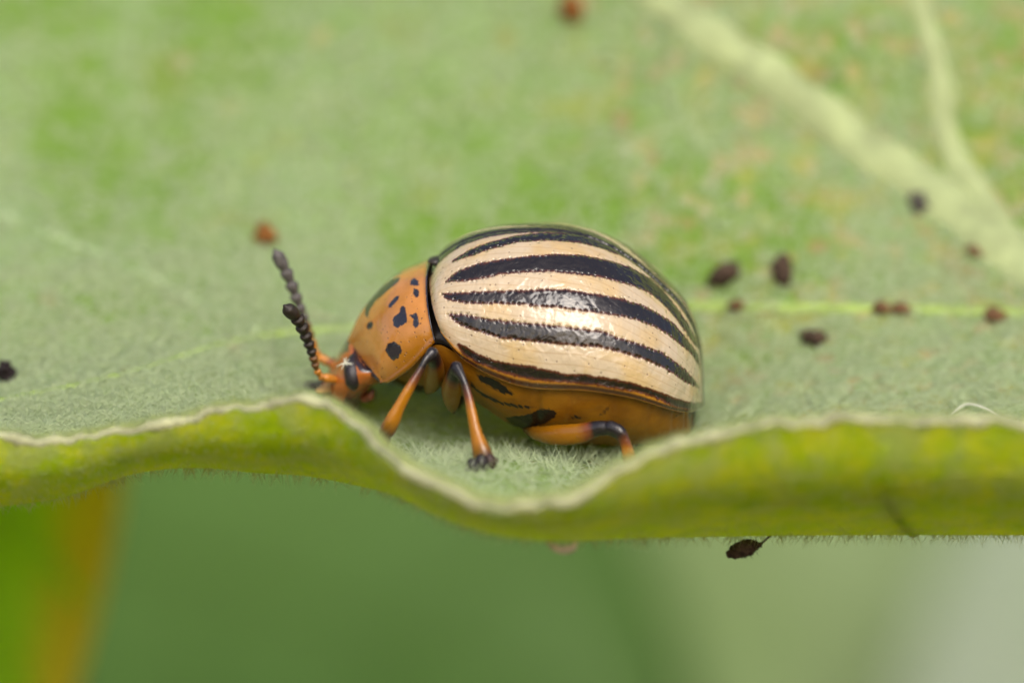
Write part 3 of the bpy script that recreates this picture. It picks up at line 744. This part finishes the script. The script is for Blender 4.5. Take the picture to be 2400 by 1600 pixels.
# amber strip between the lowest stripe and the margin, and a warm tint at the shoulder
ia = [ely.find(*p) for p in stA[:13]]
oa = np.argsort(Sg[ia]); thA = np.interp(Sg, Sg[ia][oa], Th[ia][oa])
amber = np.clip((thA - 0.02 - Th)/0.05, 0, 1)
amber = np.maximum(amber, 0.7*np.clip(1 - Sg/0.045, 0, 1))
amber = np.maximum(amber, 0.5*np.clip(1 - np.abs(Sg - 0.06)/0.07, 0, 1)*np.clip(1 - np.abs(Th - thA)/0.25, 0, 1))
edge = np.maximum(np.clip(1.6 - np.abs(Th - 0.03)/0.022, 0, 1), 0.8*np.clip(1.3 - Sg/0.006, 0, 1))
suv = np.stack([Sg*7, Th*3.6, 0*Sg], 1)
groove = -0.05*np.exp(-(Lr/0.05)**2) + 0.018*np.exp(-((Th - 0.06)/0.03)**2)
E_near = persp(ely.P + ely.N*groove[:, None])
mir = local(ely.a, -ely.L, ely.H).reshape(-1, 3)
Nm = ely.N.copy()                                                    # mirrored normal in the body frame
lax = np.array((-sph*UX[0], -cph, -sph*UX[1])); Nm -= 2*(Nm @ lax)[:, None]*lax
E_far = persp(mir + Nm*groove[:, None])
def shell(name, V, dome, mat, parent, attrs, lab=None, flip=False, lip=0.14):
    """dome grid plus an in-turned lip along its margin and its front edge"""
    ns, nt = dome.ns, dome.nt
    ctr = V.reshape(ns, nt, 3)
    mid = (ctr[:, :1] + ctr[:, -1:])/2
    inner = (ctr[:, 0] + (ctr[:, -1] - ctr[:, 0])*0.03 + (np.mean(V, 0) - ctr[:, 0])*lip)
    front = ctr[0] + (np.mean(ctr[min(40, ns - 1)], 0) - ctr[0])*lip
    VV = np.vstack([V, inner, front])
    F = grid_faces(ns, nt)
    i = np.arange(ns - 1); o = ns*nt
    F2 = np.stack([o + i, i*nt, (i + 1)*nt, o + i + 1], 1)
    j = np.arange(nt - 1); o2 = o + ns
    F3 = np.stack([o2 + j, o2 + j + 1, j + 1, j], 1)
    FA = np.concatenate([F, F2, F3])
    a = ctr[ns//2, nt//2]; fn = np.cross(V[F[len(F)//2, 1]] - V[F[len(F)//2, 0]], V[F[len(F)//2, 2]] - V[F[len(F)//2, 0]])
    if np.dot(fn, V[F[len(F)//2, 0]] - np.mean(inner, 0)) < 0: FA = FA[:, ::-1].copy()
    at = {}
    for k, v in attrs.items():
        v = np.asarray(v); g = v.reshape(ns, nt, -1)
        vv = np.concatenate([g.reshape(ns*nt, -1), g[:, 0], g[0]]); at[k] = vv[:, 0] if v.ndim == 1 else vv
    o = obj(name, VV, FA, mat, parent, attrs=at)
    if lab: o['label'] = lab
    return o
ea = {'stripe': stripe, 'amber': amber, 'edge': edge, 'suv': suv, 'pit': pitf}
shell('elytron', E_near, ely, M['elytron'], beetle, ea, 'near wing case with five black stripes on cream')
shell('elytron', E_far, ely, M['elytron'], beetle, ea, 'far wing case, mostly hidden')
# scutellum at the front end of the seam
c0 = BP(1022, 607, 0.0)
V, F = ico(3); V = V*np.array((0.24, 0.26, 0.10))
R = np.array(Matrix(((FX[0], lax[0], 0), (0, lax[1], 0), (FX[1], lax[2], 0))).to_3x3())
dax = np.array((cph*UX[0], -sph, cph*UX[1])); fax = np.array((FX[0], 0, FX[1]))
B3 = np.stack([fax*0.9 - dax*0.3, lax, dax], 0)
obj('scutellum', c0 + V @ B3 - dax*0.03, F, M['scutellum'], beetle)

# --- pronotum
PM = [(1021, 800), (999, 824), (970, 857), (934, 884), (910, 897), (896, 894)]
PT = [(1012, 601), (968, 615), (926, 637), (884, 676), (848, 721), (822, 766)]
pro = Dome(PM, PT, [2.32, 2.36, 2.30, 2.12, 1.92, 1.72], [0, .2, .42, .66, .85, 1], 150, 230, 0.0, math.pi,
           bulge=lambda s, th: 0.05*np.sin(th)**2*np.sin(np.pi*s) - 0.34*np.abs(np.sin(2*th))*s**2)
sp = [[z1(*q) for q in pl] for pl in [
    [(1330, 658), (1310, 705), (1200, 800), (1095, 885), (1050, 960), (1025, 1045), (1000, 1005), (1005, 940), (1060, 850), (1150, 760), (1240, 690)],
    [(1450, 672), (1492, 690), (1495, 735), (1460, 745), (1415, 735), (1415, 695)],
    [(1450, 765), (1490, 780), (1498, 840), (1470, 855), (1442, 820)],
    [(1318, 828), (1310, 865), (1240, 945), (1210, 945), (1225, 900), (1275, 845)],
    [(1345, 925), (1375, 940), (1385, 1000), (1388, 1080), (1300, 1130), (1262, 1110), (1250, 1060), (1275, 1020), (1318, 990), (1325, 945)],
    [(1405, 1015), (1470, 985), (1495, 1040), (1500, 1100), (1465, 1135), (1440, 1100), (1445, 1050)],
    [(1065, 1070), (1080, 1100), (1060, 1145), (1020, 1145), (1010, 1120), (1030, 1080)],
    [(1210, 1275), (1260, 1255), (1325, 1285), (1340, 1340), (1310, 1400), (1265, 1432), (1215, 1390), (1188, 1335)]]]
dark_mask = pro.mask(sp).reshape(pro.ns, pro.nt)
dark_mask = np.maximum(dark_mask, dark_mask[:, ::-1]).ravel()
Sp, Tp = pro.s.ravel(), pro.th.ravel()
tm = np.minimum(Tp, np.pi - Tp)
rim = np.maximum(np.clip(1.15 - tm/0.40, 0, 1), np.maximum(np.clip(1 - Sp/0.05, 0, 1), np.clip((Sp - 0.90)/0.10, 0, 1)))  # edge shading and translucency painted in as a deeper gold
lipd = 0.05*np.exp(-((tm - 0.05)/0.05)**2) + 0.035*np.exp(-((1 - Sp)/0.03)**2) + 0.02*np.exp(-(Sp/0.03)**2)
Vp = persp(pro.P + pro.N*lipd[:, None])
dark_mask = np.maximum(dark_mask, np.maximum((0.018 - Sp)*4, (Sp - 0.982)*4))  # dark rear rim with its groove shade, and a front shadow line, painted in
shell('pronotum', Vp, pro, M['pronotum'], beetle, {'dark_mask': dark_mask, 'edge': rim})
# inside rear and front closing skins are covered by body and head

# --- thorax and abdomen, one continuous mesh (the trunk below the wing cases)
TB = [(915, 880), (960, 898), (1005, 905), (1050, 912), (1090, 928), z4(390, 605), z4(550, 705), z4(700, 785), z4(850, 868), z4(1000, 922), z4(1150, 945), z4(1400, 955), z4(1650, 968), z4(1850, 962), z4(1990, 925), z4(2070, 875), z4(2098, 800)]
TMg = [(905, 850), (958, 838), (1000, 815), (1030, 808), (1060, 822), z4(330, 290), z4(470, 365), z4(650, 438), z4(830, 485), z4(1000, 497), z4(1200, 500), z4(1450, 535), z4(1680, 580), z4(1850, 632), z4(1980, 672), z4(2060, 692), z4(2095, 715)]
TW = [1.3, 1.75, 2.1, 2.25, 2.42, 2.62, 2.78, 2.9, 3.0, 3.05, 3.06, 2.95, 2.7, 2.25, 1.65, 1.05, 0.35]
TK = np.linspace(0, 1, len(TB))
bod = Dome(TMg, TB, TW, TK, 200, 121, 0.0, math.pi, down=True)
wb = bod.L[:, :1]
top_P = local(bod.L*0 + bod.a[:, :1] + 0.12*np.sin(bod.th)*wb, bod.L*0.96, bod.H[:, :1] + 0.30*wb*np.sin(bod.th)).reshape(-1, 3)
dk = [[z4(*q) for q in pl] for pl in [
    [(400, 395), (470, 410), (560, 450), (640, 500), (690, 555), (600, 540), (500, 490), (410, 440)],
    [(340, 440), (400, 510), (480, 560), (600, 605), (720, 630), (880, 652), (900, 668), (720, 655), (560, 615), (440, 565), (350, 490)],
    [(880, 680), (960, 662), (1030, 690), (1010, 730), (900, 800), (780, 840), (690, 790), (620, 720), (760, 715)],
    [(1130, 722), (1180, 715), (1215, 740), (1150, 745)],
    [(1430, 640), (1440, 650), (1390, 715), (1360, 725)],
    [(1650, 940), (1720, 945), (1700, 965), (1640, 960)],
    [(2060, 700), (2100, 690), (2105, 800), (2080, 860), (2070, 780)],
    [(1960, 715), (2020, 690), (2010, 705), (1950, 735)]]]
spot_b = bod.mask(dk)
Sb, Tb = bod.s.ravel(), bod.th.ravel()
seg_l = np.zeros_like(Sb)                                             # creases between the abdominal plates
for k in (0.60, 0.685, 0.77, 0.845, 0.905):
    seg_l = np.maximum(seg_l, np.exp(-((Sb - k - 0.012*np.cos(Tb))/0.006)**2))
relief = -0.025*seg_l + 0.06*np.exp(-((Sb - 0.42)/0.04)**2)*np.sin(Tb) - 0.06*np.exp(-((Sb - 0.52)/0.012)**2)
VB = persp(bod.P + bod.N*relief[:, None]); VT = persp(top_P)
edge_b = np.maximum(0.2*seg_l, np.clip((Sb - 0.955)/0.03, 0, 0.8))
n0 = bod.ns*bod.nt
F1 = grid_faces(bod.ns, bod.nt); F2 = grid_faces(bod.ns, bod.nt) + n0
def orient(F, V, c):
    k = F[len(F)//2]; fn = np.cross(V[k[1]] - V[k[0]], V[k[2]] - V[k[0]])
    return F if np.dot(fn, V[k[0]] - c) > 0 else F[:, ::-1]
VA = np.vstack([VB, VT]); cc = (VB.mean(0) + VT.mean(0))/2
F1 = orient(F1, VA, cc); F2 = orient(F2, VA, cc)
tail = []
body = obj('body', VA, np.concatenate([F1, F2]), M['body'], beetle,
           attrs={'dark_mask': np.concatenate([spot_b, np.full(n0, 0.5)]), 'edge': np.concatenate([edge_b, np.zeros(n0)])})  # top skin painted dark throughout, as shade in the gap behind the pronotum
body['label'] = 'amber underside of thorax and abdomen with black markings'

# --- head
HT = [(858, 775), (828, 772), (800, 799), (780, 832), (769, 866), (768, 896), (778, 922), (798, 944)]
HB = [(912, 880), (899, 901), (886, 914), (872, 926), (862, 940), (850, 953), (832, 962), (812, 962)]
HW = [1.45, 1.50, 1.46, 1.34, 1.14, 0.92, 0.62, 0.15]
HM = [((a[0] + b[0])/2, (a[1] + b[1])/2) for a, b in zip(HT, HB)]
HMn = []
for m, w in zip(HM, HW): HMn.append((m[0] - w*sph*st*PPM*1.0, m[1] + w*sph*ct*PPM))
HK = np.linspace(0, 1, len(HT))
hd_t = Dome(HMn, HT, HW, HK, 90, 100, 0.0, math.pi)
hd_b = Dome(HMn, HB, HW, HK, 90, 100, 0.0, math.pi, down=True)
hp = [[z2(*q) for q in pl] for pl in [
    [(880, 540), (915, 385), (1000, 410), (1070, 470), (1120, 590), (1115, 690), (1010, 680), (945, 660)],
    [(900, 300), (860, 380), (790, 455), (765, 430), (800, 340), (860, 270)]]]
sph_ = np.maximum(hd_t.mask(hp[:1]), hd_t.mask(hp[1:])); sph_ = np.minimum(sph_, 0.5)
sh2 = sph_.reshape(hd_t.ns, hd_t.nt); sph_ = np.maximum(sh2, sh2[:, ::-1]).ravel()
VH = np.vstack([persp(hd_t.P), persp(hd_b.P)]); n0 = hd_t.ns*hd_t.nt; cc = VH.mean(0)
F1 = orient(grid_faces(hd_t.ns, hd_t.nt), VH, cc); F2 = orient(grid_faces(hd_t.ns, hd_t.nt) + n0, VH, cc)
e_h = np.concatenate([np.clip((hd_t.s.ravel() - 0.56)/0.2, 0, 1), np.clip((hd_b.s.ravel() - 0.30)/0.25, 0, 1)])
head = obj('head', VH, np.concatenate([F1, F2]), M['head'], beetle, attrs={'dark_mask': np.concatenate([sph_, np.full(n0, -9.0)]), 'edge': e_h})

def near_head(px, py):
    p = img(px, py)
    A = np.vstack([hd_t.P[hd_t.vis], hd_b.P[hd_b.vis]]); N = np.vstack([hd_t.N[hd_t.vis], hd_b.N[hd_b.vis]])
    i = np.argmin((A[:, 0] - p[0])**2 + (A[:, 2] - p[1])**2); return A[i], N[i]
# kidney-shaped eyes lying on the head
def eye(mirror):
    path = [z2(885, 530), z2(860, 610), z2(862, 700), z2(880, 780), z2(905, 845)]
    pts = []
    for q in path:
        P, N = near_head(*q); pts.append(P - N*0.09)
    pts = np.array(pts)
    if mirror:
        q = pts - np.array((0, YM, 0)); pts = pts - 2*np.outer(q @ lax, lax)
    V, F, t = tube(persp(pts), [0.15, 0.21, 0.225, 0.20, 0.10], 20, 8)
    return obj('eye', V, F, M['eye'], head, attrs={'t': t})
eye(False); eye(True)

# mouthparts
def part_tube(name, pts, radii, mat, parent, seg=14, sub=6, flat=1.0, lab=None):
    V, F, t = tube(pts, radii, seg, sub, flat); o = obj(name, V, F, mat, parent, attrs={'t': t})
    if lab: o['label'] = lab
    return o
part_tube('labrum', [BP(772, 905, .35), BP(785, 930, .32), BP(806, 948, .22)], [0.16, 0.20, 0.12], M['mouth'], head, flat=2.2)
part_tube('mandible', [BP(815, 925, .62), BP(822, 945, .55), BP(812, 962, .28)], [0.20, 0.19, 0.07], M['mouth'], head)
part_tube('mandible', [BP(800, 900, -.62), BP(800, 930, -.5), BP(800, 956, -.2)], [0.20, 0.19, 0.07], M['mouth'], head)
for mir_ in (1, -1):
    part_tube('palp', [BP(846, 930, .7*mir_), BP(858, 934, .78*mir_), BP(868, 928, .82*mir_), BP(874, 918, .84*mir_)], [0.10, 0.11, 0.12, 0.07], M['mouth'], head)
part_tube('palp', [BP(780, 905, .75), BP(762, 912, .85), BP(748, 917, .90)], [0.10, 0.13, 0.10], M['palp'], head)
part_tube('palp', [BP(785, 922, .5), BP(770, 930, .6), BP(757, 938, .62)], [0.09, 0.11, 0.07], M['palp'], head)
# antennal sockets
for (x, y, l) in ((786, 889, 1.0), (775, 850, -.35)):
    part_tube('antennal_socket', [BP(x + 8, y, l - .15), BP(x - 4, y - 1, l)], [0.13, 0.10], M['mouth'], head)

# --- antennae: scape > ten segments
def antenna(path, Ls, radii, mats, label):
    P = np.array([BP(x, y, l) for (x, y), l in zip(path, Ls)])
    tk = np.concatenate([[0], np.cumsum(np.linalg.norm(P[1:] - P[:-1], axis=1))]); tk /= tk[-1]
    cuts = np.array([0, .115, .165, .25, .325, .395, .465, .545, .635, .735, .84, 1.0])
    C = interp_curve(tk, P, cuts)
    root = None
    for i in range(11):
        a, b = C[i], C[i + 1]; d = b - a; r = radii[i]
        prof = [0.55, 0.82, 1.05, 1.08, 0.62] if 0 < i < 10 else ([0.8, 1.0, 1.0, 1.05, 0.8] if i == 0 else [0.70, 1.0, 1.05, 0.90, 0.30])
        pts = [a + d*k for k in (0.0, 0.25, 0.55, 0.82, 1.02)]
        V, F, t = tube(pts, [r*p for p in prof], 16, 4)
        if root is None:
            root = obj('antenna', V, F, mats[i], beetle, base=a, attrs={'t': t}); root['label'] = label
        else:
            obj('antenna_segment', V, F, mats[i], root, base=a, attrs={'t': t})
    return root
o_, m_, k_, g_ = M['ant_orange'], M['ant_mid'], M['ant_dark'], M['ant_grey']
antenna([(786, 889), (764, 886), (746, 878), (740, 858), (733, 832), (722, 800), (707, 765), (692, 738), (680, 725), (668, 718)],
        [1.0, 1.15, 1.3, 1.4, 1.5, 1.6, 1.75, 1.95, 2.05, 2.1],
        [0.115, 0.095, 0.09, 0.10, 0.112, 0.122, 0.135, 0.148, 0.16, 0.17, 0.18], [o_, o_, o_, m_, m_, k_, k_, k_, k_, k_, k_], 'near antenna, black bead-like tip and orange base')
antenna([(775, 852), (752, 843), (738, 815), (726, 775), (710, 735), (697, 706), (688, 680), (677, 650), (660, 615), (645, 588)],
        [-.35, -.45, -.5, -.5, -.5, -.5, -.5, -.5, -.5, -.5],
        [0.12, 0.09, 0.085, 0.085, 0.09, 0.10, 0.13, 0.148, 0.155, 0.16, 0.17], [o_, o_, o_, m_, m_, g_, g_, g_, g_, g_, g_], 'far antenna, grey bead-like tip and orange base')

# --- legs: femur (with knee) > tibia, tarsus
def leg(fem, fr, tib, tr, tar, tarr, fmat='femur', lab=None, fflat=0.8):
    V, F, t = tube(fem, fr, 18, 8, fflat); o = obj('leg', V, F, M[fmat], beetle, base=fem[0], attrs={'t': t})
    if lab: o['label'] = lab
    V, F, t = tube(tib, tr, 18, 10, 0.8); obj('tibia', V, F, M['tibia'], o, base=tib[0], attrs={'t': t})
    V, F, t = tube(tar, tarr, 16, 8, 0.75); obj('tarsus', V, F, M['tarsus'], o, base=tar[0], attrs={'t': t})
    return o
def PY(x, y, d): return np.array(W(x, y, d))
# near front leg
leg([PY(1002, 916, 2.3), PY(1010, 900, 1.9), PY(1018, 875, 1.2), PY(1018, 848, 0.45), PY(1013, 831, 0.0)], [0.10, 0.25, 0.33, 0.26, 0.215],
    [PY(1013, 830, -0.1), PY(1000, 842, -0.25), PY(985, 868, -0.3), PY(962, 906, -0.35), PY(935, 955, -0.35), PY(915, 995, -0.3), PY(906, 1012, -0.25)], [0.19, 0.11, 0.105, 0.135, 0.17, 0.22, 0.215],
    [PY(906, 1010, -0.25), PY(898, 1035, -0.15), PY(886, 1062, -0.05), PY(872, 1080, 0.05), PY(858, 1090, 0.1)], [0.16, 0.20, 0.19, 0.15, 0.06], lab='near front leg, amber shin with dark knee')
# near middle leg
leg([PY(1062, 962, 2.0), PY(1060, 945, 1.7), PY(1058, 915, 1.1), PY(1064, 885, 0.4), PY(1070, 866, 0.0)], [0.09, 0.22, 0.33, 0.28, 0.225],
    [PY(1069, 864, -0.1), PY(1082, 884, -0.3), PY(1095, 920, -0.4), PY(1105, 965, -0.55), PY(1117, 1020, -0.7), PY(1130, 1062, -0.8), PY(1134, 1074, -0.8)], [0.20, 0.12, 0.125, 0.15, 0.19, 0.28, 0.29],
    [PY(1160, 1080, -0.85), PY(1148, 1082, -0.95), PY(1139, 1085, -1.0), PY(1128, 1086, -1.1), PY(1118, 1090, -1.1), PY(1107, 1093, -1.2), PY(1100, 1098, -1.2), PY(1092, 1103, -1.2)], [0.10, 0.24, 0.19, 0.25, 0.17, 0.21, 0.12, 0.05], lab='near middle leg, amber shin widening to a dark foot')
# near hind leg
leg([z for z in (PY(1232, 1006, 1.9), PY(1262, 1016, 1.2), PY(1310, 1019, 0.55), PY(1365, 1014, 0.2), PY(1405, 1003, 0.0), PY(1436, 1004, -0.1))], [0.10, 0.20, 0.27, 0.26, 0.20, 0.185],
    [PY(1430, 1002, -0.1), PY(1452, 1014, -0.2), PY(1463, 1032, -0.2), PY(1473, 1065, -0.15), PY(1484, 1100, -0.05), PY(1490, 1122, 0.05)], [0.20, 0.19, 0.15, 0.17, 0.205, 0.21],
    [PY(1490, 1118, 0.05), PY(1480, 1130, 0.0), PY(1464, 1136, 0.0), PY(1448, 1139, 0.0)], [0.16, 0.18, 0.14, 0.06], fmat='hind_femur', lab='near hind leg, thick amber thigh with black knee', fflat=0.75)
# far legs, mostly hidden by the body
leg([PY(985, 900, 4.2), PY(950, 880, 4.9), PY(900, 860, 5.6), PY(870, 850, 5.8)], [0.2, 0.3, 0.26, 0.18],
    [PY(870, 850, 5.8), PY(840, 866, 5.5), PY(810, 884, 5.0), PY(795, 893, 4.8)], [0.17, 0.13, 0.16, 0.19],
    [PY(795, 893, 4.8), PY(765, 899, 4.6), PY(742, 906, 4.4), PY(722, 906, 4.3), PY(708, 912, 4.3), PY(700, 922, 4.2)], [0.16, 0.15, 0.14, 0.13, 0.09, 0.05], lab='far front leg, only its black foot shows beside the mouth')
leg([PY(1070, 945, 4.4), PY(1090, 900, 5.2), PY(1110, 850, 6.2)], [0.2, 0.3, 0.2],
    [PY(1110, 850, 6.2), PY(1125, 880, 6.5), PY(1140, 925, 6.7)], [0.17, 0.14, 0.24],
    [PY(1142, 925, 6.7), PY(1120, 935, 6.7), PY(1100, 938, 6.7)], [0.18, 0.16, 0.07], lab='far middle leg hidden behind the body')
leg([PY(1270, 1000, 4.6), PY(1330, 970, 5.6), PY(1400, 930, 6.4)], [0.2, 0.33, 0.22],
    [PY(1400, 930, 6.4), PY(1420, 930, 6.7), PY(1440, 938, 6.9)], [0.18, 0.15, 0.22],
    [PY(1440, 936, 6.9), PY(1420, 946, 6.9), PY(1400, 948, 6.9)], [0.18, 0.16, 0.07], lab='far hind leg hidden behind the body')

# bristles on the near shins
for lg in [o for o in list(beetle.children) if o.name.startswith('leg') and str(o.get('label', '')).startswith('near')]:
    tb = [c for c in lg.children if c.name.startswith('tibia')][0]
    co = np.array([v.co[:] for v in tb.data.vertices])/S + np.array(base_of(tb))/S
    nn = np.array([v.normal[:] for v in tb.data.vertices]); tt = np.array([a.value for a in tb.data.attributes['t'].data])
    q = rng.choice(len(co), 240, p=(tt**2 + 0.02)/(tt**2 + 0.02).sum())
    ax = (co[-1] - co[0])/np.linalg.norm(co[-1] - co[0])
    V, F = hair_mesh(co[q] - nn[q]*0.01, nn[q]*0.55 + ax*0.8 + rng.normal(0, 0.15, (240, 3)), rng.uniform(0.07, 0.15, 240), np.full(240, 0.0055))
    tag(obj('bristles', V, F, M['palp'], lg, smooth=False), kind='stuff')

# ------------------------------------------------------------------ small things on the leaf
# a star-shaped leaf hair stuck to the beetle's eye
P0, N0 = near_head(820, 856); P0 = persp((P0 + N0*0.20)[None])[0]
hv, hf, off = [], [], 0
for (ex, ey, l) in [(-20, 9, 0), (-8, 17, 0), (4, -14, 0), (12, -8, 0), (20, 2, 0), (24, 7, 0), (8, 8, 0), (-2, -12, 0)]:
    q = P0 + np.array((ex/PPM, 0.02*l - 0.02, -ey/PPM))
    V, F, t = tube([P0, (P0 + q)/2 + np.array((0, -0.02, 0)), q], [0.016, 0.013, 0.005], 6, 3)
    hv.append(V); hf += [tuple(i + off for i in f) for f in F]; off += len(V)
tag(obj('star_hair', np.vstack(hv), hf, M['white_hair'], base=P0), 'tiny white star-shaped leaf hair stuck on the beetle\'s eye', 'hair')

icoV, icoF = ico(4)
def lump(name, px, py, size, mat, label, cat='dropping', group='insect droppings scattered on the leaf', ang=0.0, sharp=0.5, where=on_face, sink=0.30):
    """crumbly pellet lying on the leaf; size = (along, across, thick) in px of the photograph"""
    P, N = where(px, py); k = (D + P[1])/D
    a, b, c = [v/PPM*k/2 for v in size]
    sd = Vector((random.random()*50, random.random()*50, random.random()*50))
    V = icoV.copy()
    r = np.array([1 + sharp*(mnoise.noise(Vector(v)*1.6 + sd) + 0.6*mnoise.noise(Vector(v)*4.0 + sd) + 0.35*mnoise.noise(Vector(v)*9.0 + sd)) for v in V])
    V = V*r[:, None]*np.array((a, b, c))
    Nn = Vector(N); ex = Vector((math.cos(ang), 0, math.sin(ang))); ex = (ex - Nn*ex.dot(Nn)).normalized(); ey = Nn.cross(ex)
    R = np.stack([np.array(ex), np.array(ey), np.array(Nn)], 0)
    Q = np.asarray(P) + (V @ R) + np.array(Nn)*c*(1 - sink)
    return tag(obj(name, Q, icoF, mat, base=P), label, cat, group)
lump('dropping', 1348, 24, (52, 66, 44), M['frass_rust'], 'rusty brown dropping beside the upper end of the thick pale vein', ang=0.2)
lump('dropping', 620, 568, (46, 62, 40), M['frass_rust'], 'brown dropping just behind the tip of the far antenna', ang=0.3)
lump('dropping', 16, 900, (42, 74, 46), M['frass_black'], 'black upright dropping by the yellowish ridge, far from the beetle', ang=0.1)
lump('dropping', 1702, 656, (84, 46, 40), M['frass'], 'dark brown dropping above the thin vein, next to the beetle\'s rear', ang=0.5)
lump('dropping', 1838, 650, (44, 82, 42), M['frass_rust'] if False else M['frass'], 'upright brown dropping on the far side of the dark one, above the thin vein', ang=0.15)
lump('dropping', 1912, 808, (58, 40, 34), M['frass'], 'flat dark dropping below the thin vein, right of the beetle\'s tail', ang=-0.3)
lump('dropping', 1732, 728, (40, 26, 30), M['frass_red'], 'small reddish speck on the thin vein under the dark dropping', 'speck', 'reddish specks on the thin vein')
lump('dropping', 2068, 736, (40, 28, 30), M['frass_red'], 'dull red speck on the thin vein, one of a close pair', 'speck', 'reddish specks on the thin vein')
lump('dropping', 2112, 738, (46, 26, 28), M['frass_red'], 'orange red speck on the thin vein, the longer of a close pair', 'speck', 'reddish specks on the thin vein')
lump('dropping', 2332, 756, (44, 40, 34), M['frass_red'], 'round reddish speck on the thin vein near the foot of the thick vein', 'speck', 'reddish specks on the thin vein')
lump('dirt_flake', 2168, 484, (80, 52, 30), M['frass_grey'], 'dark grey flake at the edge of the thick pale vein', 'flake', None, ang=-0.6)
for (x, y, a, b, lab) in [(2330, 545, 46, 30, 'brown crumb lying on the thick vein below the fork'), (2150, 500, 34, 24, 'small brown crumb just below the dark grey flake'), (2280, 600, 40, 26, 'dull crumb against the underside of the thick vein')]:
    lump('dirt_flake', x, y, (a, b, 22), M['frass_grey'] if a == 34 else M['frass_red'], lab, 'crumb', 'crumbs of dirt along the thick vein', ang=-0.6)
# brown husk hanging from the lowest line of the leaf
hb, hn = on_band(1800, 1262); hb = np.array(W(1800, 1262, hb[1]))
husk = empty('husk', hb, 'hairy brown seed-like husk hanging by a thread from the underside of the leaf', 'husk')
yh = hb[1]
V, F, t = tube([W(1716, 1296, yh), W(1730, 1290, yh - .05), W(1748, 1283, yh - .05), W(1766, 1278, yh), W(1778, 1276, yh)], [0.14, 0.20, 0.21, 0.17, 0.06], 16, 8, wob=0.022)
obj('shell', V, F, M['frass'], husk)
V, F, t = tube([W(1776, 1276, yh), W(1788, 1270, yh), W(1797, 1262, yh), W(1806, 1255, yh)], [0.035, 0.028, 0.025, 0.03], 8, 6)
obj('thread', V, F, M['frass'], husk)
hp_ = np.array([W(1716 + random.random()*60, 1298 - random.random()*22, yh) for _ in range(70)])
V, F = hair_mesh(hp_, rng.normal(size=(70, 3)), rng.uniform(0.18, 0.32, 70), np.full(70, 0.008))
tag(obj('bristle', V, F, M['frass'], husk, smooth=False), kind='stuff')
# pale flake on the lowest line, fibre on the margin
P, N = on_band(1322, 1272)
V, F, t = tube([W(1284, 1270, P[1] - .2), W(1300, 1282, P[1] - .25), W(1322, 1287, P[1] - .25), W(1346, 1280, P[1] - .2), W(1352, 1268, P[1] - .1)], [0.04, 0.09, 0.11, 0.09, 0.03], 12, 6, 0.4)
tag(obj('skin_flake', V, F, M['flake'], base=W(1322, 1280, P[1])), 'pale curled flake clinging under the lowest bend of the leaf', 'flake')
r0 = [on_face(x, y, l)[0] for x, y, l in ((2225, 988, .05), (2262, 976, .22), (2300, 984, .25), (2352, 1000, .05))]
V, F, t = tube(r0, [0.022, 0.026, 0.026, 0.018], 8, 8)
tag(obj('fibre', V, F, M['white_hair'], base=r0[0]), 'thin white curved fibre lying on the felt just behind the leaf margin', 'fibre')
